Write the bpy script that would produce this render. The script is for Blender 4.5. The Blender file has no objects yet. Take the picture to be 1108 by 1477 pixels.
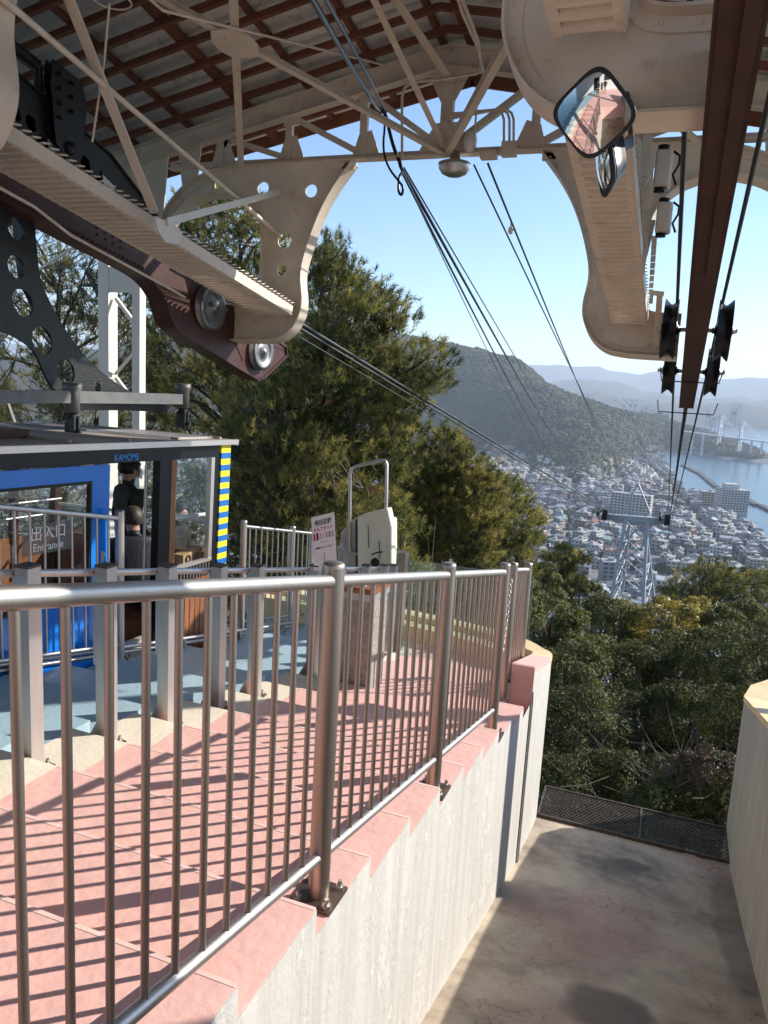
import bpy, math, random
import numpy as np
from mathutils import Vector, Matrix, noise
rnd = random.Random(7)
SC = bpy.context.scene
COL = SC.collection
# ------------------------------------------------------------------ camera
# world: x to the right of the ropeway line, y down the line, z up, eye level at z = 0
PITCH, ROLL, FPX, IW, IH = math.radians(9.6), math.radians(3.26), 1109.0, 1108.0, 1477.0
YAW = math.radians(20.6474)
_F = Vector((0, math.cos(PITCH), -math.sin(PITCH))); _R = Vector((1, 0, 0)); _U = _R.cross(_F)
_R2 = _R*math.cos(ROLL)+_U*math.sin(ROLL); _U2 = -_R*math.sin(ROLL)+_U*math.cos(ROLL)
_M = Matrix.Rotation(YAW, 3, 'Z'); cF, cR, cU = _M@_F, _M@_R2, _M@_U2
cam = bpy.data.cameras.new('camera'); camo = bpy.data.objects.new('camera', cam); COL.objects.link(camo)
camo.matrix_world = Matrix(((cR.x, cU.x, -cF.x, 0), (cR.y, cU.y, -cF.y, 0), (cR.z, cU.z, -cF.z, 0), (0, 0, 0, 1)))
cam.sensor_fit = 'HORIZONTAL'; cam.sensor_width = 36; cam.lens = 36*FPX/IW
cam.clip_start = 0.05; cam.clip_end = 60000
SC.camera = camo
# ------------------------------------------------------------------ light
SUN_EL, SUN_AZ = math.radians(29.5), math.radians(50)      # azimuth from +y towards +x
w = bpy.data.worlds.new('World'); SC.world = w; w.use_nodes = True
nt = w.node_tree; bg = nt.nodes['Background']
sky = nt.nodes.new('ShaderNodeTexSky'); sky.sky_type = 'NISHITA'; sky.sun_disc = False
sky.sun_elevation = SUN_EL; sky.sun_rotation = SUN_AZ
sky.altitude = 100; sky.air_density = 1.0; sky.dust_density = 0.3; sky.ozone_density = 4.0
nt.links.new(sky.outputs[0], bg.inputs[0]); bg.inputs[1].default_value = 0.14
sun = bpy.data.lights.new('sun', 'SUN'); sun.energy = 5.0; sun.angle = math.radians(0.5); sun.color = (1.0, 0.945, 0.87)
suno = bpy.data.objects.new('sun', sun); COL.objects.link(suno)
sd = Vector((math.sin(SUN_AZ)*math.cos(SUN_EL), math.cos(SUN_AZ)*math.cos(SUN_EL), math.sin(SUN_EL)))
suno.rotation_euler = sd.to_track_quat('Z', 'Y').to_euler(); suno.location = (20, 10, 30)
vs = SC.view_settings; SC.display_settings.display_device = 'sRGB'
vs.view_transform = 'Standard'; vs.look = 'None'; vs.gamma = 1; vs.use_curve_mapping = False
vs.exposure = 0.63
SC.cycles.max_bounces = 8; SC.cycles.transparent_max_bounces = 24; SC.cycles.volume_bounces = 1
SC.cycles.volume_step_rate = 1
# ------------------------------------------------------------------ measuring helpers: line of sight met with a plane of the place
def ray(x, y): return cF + cR*((x-IW/2)/FPX) - cU*((y-IH/2)/FPX)
def PY(x, y, Y): d = ray(x, y); return d*(Y/d.y)
def PX(x, y, X): d = ray(x, y); return d*(X/d.x)
def PZ(x, y, Z): d = ray(x, y); return d*(Z/d.z)
def PD(x, y, D): d = ray(x, y); return d*(D/math.hypot(d.x, d.y))
def V(*a): return Vector(a)
# ------------------------------------------------------------------ mesh builder
class MB:
    def __init__(s): s.v = []; s.f = []; s.m = []; s.sm = []
    def add(s, vs, fs, m=0, smooth=False):
        o = len(s.v); s.v += [tuple(v) for v in vs]
        for f in fs: s.f.append(tuple(o+i for i in f)); s.m.append(m); s.sm.append(smooth)
        return s
    def hexa(s, p, m=0):   # p: 4 bottom ccw, 4 top
        return s.add(p, [(3, 2, 1, 0), (4, 5, 6, 7), (0, 1, 5, 4), (1, 2, 6, 5), (2, 3, 7, 6), (3, 0, 4, 7)], m)
    def box(s, x0, x1, y0, y1, z0, z1, m=0):
        return s.hexa([(x0, y0, z0), (x1, y0, z0), (x1, y1, z0), (x0, y1, z0), (x0, y0, z1), (x1, y0, z1), (x1, y1, z1), (x0, y1, z1)], m)
    def obox(s, c, X, Y, Z, m=0):  # centre and half axes
        c = Vector(c)
        return s.hexa([c-X-Y-Z, c+X-Y-Z, c+X+Y-Z, c-X+Y-Z, c-X-Y+Z, c+X-Y+Z, c+X+Y+Z, c-X+Y+Z], m)
    def bar(s, a, b, wd, ht, up=(0, 0, 1), m=0):
        a, b = Vector(a), Vector(b); d = (b-a); n = d.normalized(); up = Vector(up)
        x = n.cross(up)
        if x.length < 1e-4: x = n.cross(Vector((1, 0, 0)))
        x.normalize(); z = x.cross(n)
        return s.obox((a+b)/2, x*(wd/2), d/2, z*(ht/2), m)
    def angle(s, a, b, wd, t=.008, up=(0, 0, 1), m=0):   # L section
        a, b = Vector(a), Vector(b); n = (b-a).normalized(); x = n.cross(Vector(up))
        if x.length < 1e-4: x = n.cross(Vector((1, 0, 0)))
        x.normalize(); z = x.cross(n)
        s.bar(a, b, wd, t, up, m); o = x*(wd/2-t/2)+z*(wd/2)
        return s.bar(a+o, b+o, t, wd, up, m)
    def tube(s, pts, r, n=10, m=0, closed=False, r1=None, caps=True):
        pts = [Vector(p) for p in pts]; k = len(pts); V0 = []; nrm = None
        for i, p in enumerate(pts):
            if closed: t = (pts[(i+1) % k]-pts[i-1]).normalized()
            else: t = (pts[min(i+1, k-1)]-pts[max(i-1, 0)]).normalized()
            if nrm is None: nrm = t.orthogonal().normalized()
            else:
                nrm = nrm-t*nrm.dot(t)
                if nrm.length < 1e-6: nrm = t.orthogonal()
                nrm.normalize()
            bi = t.cross(nrm); rr = r if r1 is None else r+(r1-r)*i/max(1, k-1)
            if isinstance(r, (list, tuple)): rr = r[i]
            for j in range(n):
                a = 2*math.pi*j/n; V0.append(p+nrm*(rr*math.cos(a))+bi*(rr*math.sin(a)))
        F = []
        for i in range(k if closed else k-1):
            i2 = (i+1) % k
            for j in range(n): F.append((i*n+j, i*n+(j+1) % n, i2*n+(j+1) % n, i2*n+j))
        s.add(V0, F, m, True)
        if caps and not closed:
            s.add(V0[:n], [tuple(range(n))[::-1]], m); s.add(V0[-n:], [tuple(range(n))], m)
        return s
    def lathe(s, c, ax, prof, n=24, m=0, smooth=True):   # prof: (radius, distance along axis)
        c, ax = Vector(c), Vector(ax).normalized(); u = ax.orthogonal().normalized(); w_ = ax.cross(u); V0 = []
        for r, h in prof:
            for j in range(n):
                a = 2*math.pi*j/n; V0.append(c+ax*h+u*(r*math.cos(a))+w_*(r*math.sin(a)))
        F = [(i*n+j, i*n+(j+1) % n, (i+1)*n+(j+1) % n, (i+1)*n+j) for i in range(len(prof)-1) for j in range(n)]
        return s.add(V0, F, m, smooth)
    def prism(s, poly, vec, m=0):
        vec = Vector(vec); P = [Vector(p) for p in poly]; n = len(P)
        return s.add(P+[p+vec for p in P], [tuple(range(n))[::-1], tuple(range(n, 2*n))]+[(i, (i+1) % n, n+(i+1) % n, n+i) for i in range(n)], m)
    def ball(s, c, r, m=0, n=8, k=5, half=False):
        c = Vector(c); rx, ry, rz = (r, r, r) if not isinstance(r, (tuple, list)) else r
        V0 = []; F = []
        for i in range(k+1):
            t = math.pi*(i/k)*(0.5 if half else 1)
            for j in range(n):
                a = 2*math.pi*j/n; V0.append(c+Vector((rx*math.sin(t)*math.cos(a), ry*math.sin(t)*math.sin(a), rz*math.cos(t))))
        F = [(i*n+j, (i+1)*n+j, (i+1)*n+(j+1) % n, i*n+(j+1) % n) for i in range(k) for j in range(n)]
        return s.add(V0, F, m, True)
    def mesh(s, name, mats, org=None):
        me = bpy.data.meshes.new(name)
        vs_ = s.v if org is None else [(a-org[0], b-org[1], c-org[2]) for a, b, c in s.v]
        me.from_pydata(vs_, [], s.f)
        for mt in (mats if isinstance(mats, (list, tuple)) else [mats]): me.materials.append(mt)
        me.polygons.foreach_set('material_index', s.m); me.polygons.foreach_set('use_smooth', s.sm)
        me.update(); return me
    def build(s, name, mats, parent=None, **kw):
        return link(name, s.mesh(name, mats, worg(parent)), parent, **kw)
def worg(p):
    o = Vector((0, 0, 0))
    while p is not None: o += p.location; p = p.parent
    return o
def link(name, me, parent=None, loc=None, **kw):
    o = bpy.data.objects.new(name, me); COL.objects.link(o)
    if parent is not None: o.parent = parent
    if loc is not None: o.location = Vector(loc)-worg(parent) if parent is not None else loc
    for k, v in kw.items(): o[k] = v
    return o
def thing(name, label, cat, loc=(0, 0, 0), group=None):
    o = bpy.data.objects.new(name, None); COL.objects.link(o); o.location = loc; o.empty_display_size = .1
    o['label'] = label; o['category'] = cat
    if group: o['group'] = group
    return o
def tag(o, label, cat, group=None):
    o['label'] = label; o['category'] = cat
    if group: o['group'] = group
    return o
def copy_tree(o, parent=None):
    c = o.copy(); COL.objects.link(c); c.parent = parent
    for ch in list(o.children): copy_tree(ch, c)
    return c
def plate(outline, holes, thick, frame, name='plate', bevel=0):
    """flat plate with real holes; outline in 2D (a, b); frame(a, b, t) -> 3D. holes: (a, b, r)"""
    cu = bpy.data.curves.new(name, 'CURVE'); cu.dimensions = '2D'; cu.fill_mode = 'BOTH'; cu.extrude = thick/2
    def sp(pts):
        q = cu.splines.new('POLY'); q.points.add(len(pts)-1); q.use_cyclic_u = True
        for i, p in enumerate(pts): q.points[i].co = (p[0], p[1], 0, 1)
    sp(outline)
    for h in holes:
        if len(h) == 3 and not isinstance(h[0], tuple): a, b, r = h; sp([(a+r*math.cos(t*math.pi/10), b+r*math.sin(t*math.pi/10)) for t in range(20)])
        else: sp(h)
    ob = bpy.data.objects.new(name, cu); COL.objects.link(ob)
    dg = bpy.context.evaluated_depsgraph_get(); me = bpy.data.meshes.new_from_object(ob.evaluated_get(dg))
    vs_ = [frame(v.co.x, v.co.y, v.co.z) for v in me.vertices]; fs = [tuple(p.vertices) for p in me.polygons]
    bpy.data.objects.remove(ob); bpy.data.curves.remove(cu); bpy.data.meshes.remove(me)
    return vs_, fs
def text_mesh(body, size, frame, ext=.001, align='CENTER', bold=0, sx=1):
    cu = bpy.data.curves.new('t', 'FONT'); cu.body = body; cu.size = size; cu.align_x = align; cu.align_y = 'CENTER'; cu.extrude = ext; cu.offset = bold
    cu.resolution_u = 3
    ob = bpy.data.objects.new('t', cu); COL.objects.link(ob)
    dg = bpy.context.evaluated_depsgraph_get(); me = bpy.data.meshes.new_from_object(ob.evaluated_get(dg))
    vs_ = [frame(v.co.x*sx, v.co.y, v.co.z) for v in me.vertices]; fs = [tuple(p.vertices) for p in me.polygons]
    bpy.data.objects.remove(ob); bpy.data.curves.remove(cu); bpy.data.meshes.remove(me)
    return vs_, fs
def bulk(name, verts, faces_n, mats, midx=None, parent=None, smooth=False, **kw):
    """big mesh from numpy: verts (N,3), faces of equal size n in order of vertices"""
    N = len(verts); nf = N//faces_n; me = bpy.data.meshes.new(name)
    me.vertices.add(N); me.vertices.foreach_set('co', np.asarray(verts, dtype=np.float32).ravel())
    me.loops.add(N); me.loops.foreach_set('vertex_index', np.arange(N, dtype=np.int32))
    me.polygons.add(nf); me.polygons.foreach_set('loop_start', np.arange(0, N, faces_n, dtype=np.int32))
    me.polygons.foreach_set('loop_total', np.full(nf, faces_n, dtype=np.int32))
    for mt in mats: me.materials.append(mt)
    if midx is not None: me.polygons.foreach_set('material_index', np.asarray(midx, dtype=np.int32))
    me.polygons.foreach_set('use_smooth', np.full(nf, smooth, dtype=bool))
    me.update(calc_edges=True)
    return link(name, me, parent, **kw)
# ------------------------------------------------------------------ materials
def mat(name, col, rough=.6, metal=0.0, var=.12, scale=4.0, bump=0.0, bscale=40.0, col2=None, mix=(.45, .6), stretch=(1, 1, 1), spec=.4, coords='Object', detail=6, trans=0, spots=None):
    m = bpy.data.materials.new(name); m.use_nodes = True; t = m.node_tree; N = t.nodes; Lk = t.links
    b = N['Principled BSDF']; b.inputs['Roughness'].default_value = rough; b.inputs['Metallic'].default_value = metal
    b.inputs['Specular IOR Level'].default_value = spec
    geo = N.new('ShaderNodeNewGeometry'); mp = N.new('ShaderNodeMapping'); mp.inputs['Scale'].default_value = stretch
    Lk.new(geo.outputs['Position'], mp.inputs[0])
    nz = N.new('ShaderNodeTexNoise'); nz.inputs['Scale'].default_value = scale; nz.inputs['Detail'].default_value = detail; nz.inputs['Roughness'].default_value = .6
    Lk.new(mp.outputs[0], nz.inputs['Vector'])
    ramp = N.new('ShaderNodeValToRGB'); e = ramp.color_ramp.elements
    c = tuple(col)+(1,)
    if col2 is None:
        e[0].color = tuple(x*(1-var) for x in col)+(1,); e[1].color = tuple(min(1, x*(1+var)) for x in col)+(1,); e[0].position = .3; e[1].position = .7
    else:
        e[0].color = c; e[1].color = tuple(col2)+(1,); e[0].position, e[1].position = mix
    Lk.new(nz.outputs['Fac'], ramp.inputs[0]); out = ramp.outputs[0]
    if spots:   # (colour, scale, low, high, strength)
        n2 = N.new('ShaderNodeTexNoise'); n2.inputs['Scale'].default_value = spots[1]; n2.inputs['Detail'].default_value = 8; n2.inputs['Roughness'].default_value = .7
        Lk.new(mp.outputs[0], n2.inputs['Vector'])
        r2 = N.new('ShaderNodeValToRGB'); r2.color_ramp.elements[0].position = spots[2]; r2.color_ramp.elements[1].position = spots[3]
        r2.color_ramp.elements[1].color = (spots[4],)*3+(1,); Lk.new(n2.outputs['Fac'], r2.inputs[0])
        mx = N.new('ShaderNodeMix'); mx.data_type = 'RGBA'; Lk.new(r2.outputs[0], mx.inputs['Factor']); Lk.new(out, mx.inputs['A']); mx.inputs['B'].default_value = tuple(spots[0])+(1,)
        out = mx.outputs['Result']
    Lk.new(out, b.inputs['Base Color'])
    if bump:
        nb = N.new('ShaderNodeTexNoise'); nb.inputs['Scale'].default_value = bscale; nb.inputs['Detail'].default_value = 5; Lk.new(mp.outputs[0], nb.inputs['Vector'])
        bp = N.new('ShaderNodeBump'); bp.inputs['Strength'].default_value = bump; bp.inputs['Distance'].default_value = .02; Lk.new(nb.outputs['Fac'], bp.inputs['Height']); Lk.new(bp.outputs[0], b.inputs['Normal'])
    if trans:
        tr = N.new('ShaderNodeBsdfTranslucent'); Lk.new(out, tr.inputs[0]); ms = N.new('ShaderNodeMixShader'); ms.inputs[0].default_value = trans
        Lk.new(b.outputs[0], ms.inputs[1]); Lk.new(tr.outputs[0], ms.inputs[2]); Lk.new(ms.outputs[0], N['Material Output'].inputs[0])
    m['bs'] = 1
    return m
def glass(name, tint=(.9, .95, .95), refl=.12, rough=.02, dirt=0.0):
    m = bpy.data.materials.new(name); m.use_nodes = True; t = m.node_tree; N = t.nodes; Lk = t.links
    for n in list(N):
        if n.type != 'OUTPUT_MATERIAL': N.remove(n)
    tr = N.new('ShaderNodeBsdfTransparent'); tr.inputs[0].default_value = tuple(tint)+(1,)
    gl = N.new('ShaderNodeBsdfGlossy'); gl.inputs['Roughness'].default_value = rough
    fr = N.new('ShaderNodeLayerWeight'); fr.inputs[0].default_value = .5; pw = N.new('ShaderNodeMath'); pw.operation = 'POWER'; pw.inputs[1].default_value = 4; Lk.new(fr.outputs['Facing'], pw.inputs[0])
    ma = N.new('ShaderNodeMath'); ma.operation = 'MULTIPLY_ADD'; ma.inputs[1].default_value = .7; ma.inputs[2].default_value = .035; Lk.new(pw.outputs[0], ma.inputs[0])
    mx = N.new('ShaderNodeMixShader'); Lk.new(ma.outputs[0], mx.inputs[0]); Lk.new(tr.outputs[0], mx.inputs[1]); Lk.new(gl.outputs[0], mx.inputs[2])
    last = mx
    if dirt:
        df = N.new('ShaderNodeBsdfDiffuse'); df.inputs[0].default_value = (.5, .52, .5, 1)
        m2 = N.new('ShaderNodeMixShader'); m2.inputs[0].default_value = dirt; Lk.new(mx.outputs[0], m2.inputs[1]); Lk.new(df.outputs[0], m2.inputs[2]); last = m2
    Lk.new(last.outputs[0], [n for n in N if n.type == 'OUTPUT_MATERIAL'][0].inputs[0])
    return m
CREAM = mat('cream_paint', (.66, .565, .45), .5, var=.11, scale=3, bump=.15, bscale=60, spots=((.30, .20, .13), 7, .57, .72, .55))
WHITEP = mat('white_paint', (.70, .66, .58), .5, var=.06, scale=2, bump=.08, spots=((.35, .27, .2), 12, .66, .76, .5))
BROWNST = mat('red_brown_steel', (.062, .026, .021), .45, var=.25, scale=5, bump=.15, bscale=50, spec=.25, spots=((.11, .065, .055), 11, .58, .72, .5))
TIMBER = mat('red_brown_timber', (.17, .062, .034), .6, var=.28, scale=6, bump=.2, bscale=40, stretch=(1, 1, 1))
SHEET = mat('grey_roof_sheet', (.72, .70, .66), .75, var=.14, scale=3, bump=.1, spots=((.2, .17, .14), 5, .55, .7, .6))
DARKST = mat('dark_green_grey_steel', (.009, .010, .0095), .45, var=.3, scale=6, bump=.2, spots=((.07, .065, .055), 12, .6, .72, .4))
STAIN = mat('stainless_steel', (.52, .49, .46), .44, 1.0, var=.06, scale=30, stretch=(1, 1, .1))
STAINB = mat('brownish_stainless', (.42, .36, .31), .44, 1.0, var=.08, scale=20, stretch=(1, 1, .1))
BLACKP = mat('black_paint', (.008, .008, .009), .3, var=.2, spec=.25)
PLATEM = mat('dark_brown_steel_plate', (.16, .125, .10), .4, .8, var=.2)
BLACKR = mat('black_rubber', (.02, .02, .02), .7)
CABLE = mat('wire_rope', (.07, .068, .065), .5, .6, var=.2, scale=30)
BLUE = mat('blue_gloss_paint', (.008, .17, .62), .22, var=.06)
YEL = mat('yellow_paint', (.80, .68, .03), .4, var=.05)
BLUES = mat('blue_stripe_paint', (.01, .13, .42), .4, var=.05)
WOOD = mat('varnished_wood', (.24, .095, .04), .45, var=.25, scale=5, stretch=(6, 6, .6))
TANW = mat('tan_wood', (.55, .36, .18), .5, var=.15, scale=6)
CREAMBOX = mat('cream_plastic', (.70, .66, .52), .4, var=.04)
PAPER = mat('white_paper', (.85, .83, .80), .6, var=.02)
INK = mat('black_ink', (.02, .02, .02), .6)
REDINK = mat('red_ink', (.65, .03, .05), .6)
WHEELM = mat('worn_wheel_metal', (.22, .22, .22), .4, .7, var=.15, scale=8)
GALV = mat('galvanised_steel', (.45, .46, .46), .45, .7, var=.15, scale=6)
GLASS = glass('clear_glass')
# ================================================================== far setting: sea, land, hills, town
SEA = -140.0
def az_of(px, py=600): d = ray(px, py); return math.atan2(d.x, d.y)
def el_of(px, py): d = ray(px, py); return d.z/math.hypot(d.x, d.y)
def interp(x, tab):
    if x <= tab[0][0]: return tab[0][1]
    for (a, b), (c, d) in zip(tab, tab[1:]):
        if x <= c: return b+(d-b)*(x-a)/(c-a)
    return tab[-1][1]
def sst(a, b, x):
    t = min(1, max(0, (x-a)/(b-a))); return t*t*(3-2*t)
def fbm(x, y, s, o=4, seed=0.0): return noise.fractal(Vector((x/s, y/s, seed)), 1.0, 2.0, o)
# wooded hill: crest elevation over azimuth, its distance and its foot
HR = [(az_of(x, y), el_of(x, y)) for x, y in [(100, 520), (350, 470), (520, 476), (600, 492), (640, 500), (690, 510), (740, 526), (770, 543), (800, 562), (840, 583), (880, 596), (940, 606), (1000, 622), (1040, 650)]]
HD = [(az_of(x), d) for x, d in [(100, 2200), (640, 2250), (740, 2150), (800, 2050), (860, 2000), (940, 2300), (1040, 2600)]]
HF = [(az_of(x), d) for x, d in [(100, 1500), (600, 1750), (640, 1750), (700, 1620), (740, 1480), (790, 1330), (840, 1180), (870, 1230), (900, 1500), (940, 1850), (1040, 2400)]]
SH = [(az_of(x), d) for x, d in [(700, 5000), (925, 5000), (955, 2200), (968, 1700), (978, 1480), (1000, 1240), (1030, 1120), (1060, 1040), (1108, 920), (1200, 800), (1500, 700)]]
def hill_z(az, r):
    rd = interp(az, HD); rf = interp(az, HF); top = interp(az, HR)*rd-SEA
    if top <= 0: return 0
    if r < rf: return 0
    if r <= rd: return top*(sst(0, 1, .12+.88*(r-rf)/(rd-rf)) if False else math.sin(.5*math.pi*((r-rf)/(rd-rf)))**1.15)
    return top*(1-sst(0, 1, (r-rd)/900))
NEARZ = [(0, -6), (9, -7.5), (12, -9), (25, -15), (45, -24), (80, -42), (200, -95), (330, -128), (420, -137.5), (6000, -137.5)]
def land_z(x, y):
    r = math.hypot(x, y); az = math.atan2(x, y)
    z = interp(r, NEARZ)
    if r > 300:
        h = hill_z(az, r)
        if h > 0: h *= 1+.16*fbm(x, y, 260, 4); h += 5*fbm(x, y, 60, 3)*min(1, h/30)
        # left side of the town climbs towards the hill
        z += 14*sst(900, 1300, r)*sst(az_of(840), az_of(640), az)*(1 if h <= 0 else 0.0) if False else 0
        z = max(z, SEA+2.5+h if h > 0 else z)
    sh = interp(az, SH)
    if az > az_of(915):
        # inner bay between the town and the wooded cape
        far = interp(az, [(az_of(915), 2600), (az_of(960), 2280), (az_of(1000), 2160), (az_of(1050), 2080), (az_of(1108), 2040), (az_of(1500), 1900)])
        if sh < r < far: z = SEA-6
        if r >= far:
            cape = interp(az, [(az_of(915), 85), (az_of(940), 76), (az_of(980), 60), (az_of(1040), 38), (az_of(1075), 22), (az_of(1108), 10), (az_of(1400), 30)])
            w_ = interp(az, [(az_of(915), 1100), (az_of(980), 620), (az_of(1108), 330), (az_of(1500), 300)])
            t = (r-far)/w_
            z = SEA+2+cape*math.sin(math.pi*min(1, max(0, t)))*(1+.25*fbm(x, y, 120, 3)) if 0 <= t < 1 else SEA-8
    if r > 3600: z = SEA-8
    if 8 < r < 350: z += .8*fbm(x, y, 14, 3)*sst(8, 30, r)
    return z
rs = [0.01, 6, 9, 12, 16, 21, 28, 36, 46, 60, 80, 105, 140, 180, 230, 290, 350]+list(np.arange(420, 3700, 34.0)); na = 260
A0, A1 = math.radians(-100), math.radians(75)
vv = []; ff = []
for i, r in enumerate(rs):
    for j in range(na+1):
        a = A0+(A1-A0)*j/na; x, y = r*math.sin(a), r*math.cos(a); vv.append((x, y, land_z(x, y)))
for i in range(len(rs)-1):
    for j in range(na): ff.append((i*(na+1)+j, (i+1)*(na+1)+j, (i+1)*(na+1)+j+1, i*(na+1)+j+1))
FOREST_G = mat('forest_floor', (.022, .026, .014), .95, col2=(.05, .045, .025), scale=.05, spots=((.035, .03, .02), .4, .45, .6, 1))
GROUNDM = mat('town_ground', (.15, .145, .14), .9, col2=(.24, .23, .22), scale=.03, detail=10)
mb = MB(); mb.v = vv; mb.f = ff; mb.sm = [True]*len(ff); mb.m = []
for f in ff:
    x, y, z = vv[f[0]]; r = math.hypot(x, y); mb.m.append(1 if (400 < r < 3600 and z < SEA+6) else 0)
mb.build('hillside_ground', [FOREST_G, GROUNDM], kind='structure')
# sea
WATER = bpy.data.materials.new('sea_water'); WATER.use_nodes = True; t = WATER.node_tree; b = t.nodes['Principled BSDF']
b.inputs['Base Color'].default_value = (.035, .085, .11, 1); b.inputs['Roughness'].default_value = .22; b.inputs['IOR'].default_value = 1.33
nz = t.nodes.new('ShaderNodeTexNoise'); nz.inputs['Scale'].default_value = .06; nz.inputs['Detail'].default_value = 8
g = t.nodes.new('ShaderNodeNewGeometry'); t.links.new(g.outputs['Position'], nz.inputs['Vector'])
bp = t.nodes.new('ShaderNodeBump'); bp.inputs['Strength'].default_value = .5; bp.inputs['Distance'].default_value = 1.2
t.links.new(nz.outputs['Fac'], bp.inputs['Height']); t.links.new(bp.outputs[0], b.inputs['Normal'])
mb = MB(); mb.add([(-26000, -3000, SEA), (26000, -3000, SEA), (26000, 34000, SEA), (-26000, 34000, SEA)], [(0, 1, 2, 3)]); mb.build('sea', WATER, kind='structure')
# islands and far ranges
FARM = mat('far_wooded_hills', (.05, .06, .035), .95, var=.3, scale=.004)
def far_range(name, crest, dist, depth, seed, rough=.12):
    mb = MB(); n = 150; K = 7; x0, x1 = crest[0][0], crest[-1][0]
    for j in range(n+1):
        px = x0+(x1-x0)*j/n; py = interp(px, crest); a = az_of(px, py); e = el_of(px, py)
        top = e*dist-SEA; top = max(3, top*(1+rough*fbm(px, 0, 25, 5, seed)))
        for i in range(K+1):
            u = i/K; r = dist-depth+2*depth*u; h = top*math.sin(math.pi*u)*(1+.22*fbm(r*1.5, px*14, 900, 4, seed)*math.sin(math.pi*u)*(0 if i == K//2 else 1))
            mb.v.append((r*math.sin(a), r*math.cos(a), SEA-5+h*1.02+5*math.sin(math.pi*u)))
    for j in range(n):
        for i in range(K):
            a = j*(K+1)+i; mb.f.append((a, a+1, a+K+2, a+K+1)); mb.sm.append(True); mb.m.append(0)
    return mb.build(name, FARM, kind='structure')
far_range('far_mountain_range', [(-500, 470), (200, 505), (520, 512), (640, 530), (720, 527), (745, 524), (765, 530), (800, 524), (825, 529), (850, 528), (880, 537), (920, 541), (960, 536), (1000, 545), (1050, 546), (1108, 547), (1300, 548), (1700, 585)], 11500, 1300, 3.1)
far_range('far_island_hills', [(-300, 540), (300, 545), (700, 560), (760, 556), (800, 552), (850, 547), (870, 551), (920, 562), (980, 570), (1020, 574), (1108, 578), (1250, 583), (1600, 610)], 7200, 900, 5.7)
far_range('near_island_hills', [(560, 590), (760, 575), (840, 566), (900, 574), (960, 580), (1020, 583), (1060, 581), (1108, 587), (1300, 597), (1600, 620)], 5200, 500, 9.3)
# haze: one closed box around camera and scene
HAZEM = bpy.data.materials.new('haze_air'); HAZEM.use_nodes = True; t = HAZEM.node_tree
for n in list(t.nodes):
    if n.type != 'OUTPUT_MATERIAL': t.nodes.remove(n)
pv = t.nodes.new('ShaderNodeVolumePrincipled'); pv.inputs['Color'].default_value = (.78, .87, 1, 1); pv.inputs['Density'].default_value = .000105; pv.inputs['Anisotropy'].default_value = .1
t.links.new(pv.outputs[0], t.nodes['Material Output'].inputs['Volume'])
MB().box(-27000, 27000, -3500, 35000, SEA-9.5, 420).build('haze', HAZEM, kind='stuff')
# forest on the hill: low tree crowns joined into one mass
def crown_template(seed, n=5, k=3):
    r_ = random.Random(seed); mb = MB(); mb.ball((0, 0, 0), 1, n=n, k=k)
    V0 = np.array(mb.v); V0 *= (1+.28*np.array([[r_.uniform(-1, 1)] for _ in V0])); 
    return V0, mb.f
FORM = mat('forest_crowns', (.024, .036, .012), .9, col2=(.10, .092, .034), scale=.02, mix=(.35, .7), detail=8)
tmp = [crown_template(s) for s in range(5)]; quads = [np.array([V0[list(f)] for f in F]).reshape(-1, 3) for V0, F in tmp]
out = []; rr = random.Random(11)
for _ in range(120000):
    px = rr.uniform(60, 1108); a = az_of(px); rf, rd = interp(a, HF), interp(a, HD)
    r = rr.uniform(rf-40, rd+60) if px < 1040 else rr.uniform(2040, 2400)
    if px > 915 and rr.random() < .5: r = rr.uniform(2050, 2900)
    x, y = r*math.sin(a), r*math.cos(a); z = land_z(x, y)
    if z < SEA+6.5: continue
    s = rr.uniform(4.5, 8.5); Q = quads[rr.randrange(5)]; th = rr.uniform(0, 6.28); c, s_ = math.cos(th), math.sin(th)
    out.append(Q@np.array([[c, -s_, 0], [s_, c, 0], [0, 0, 1]])*np.array([s, s, s*.85])+np.array([x, y, z+s*.35]))
    if len(out) > 27000: break
FV = np.concatenate(out); bulk('hill_forest', FV, 4, [FORM], smooth=True, kind='stuff')
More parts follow.
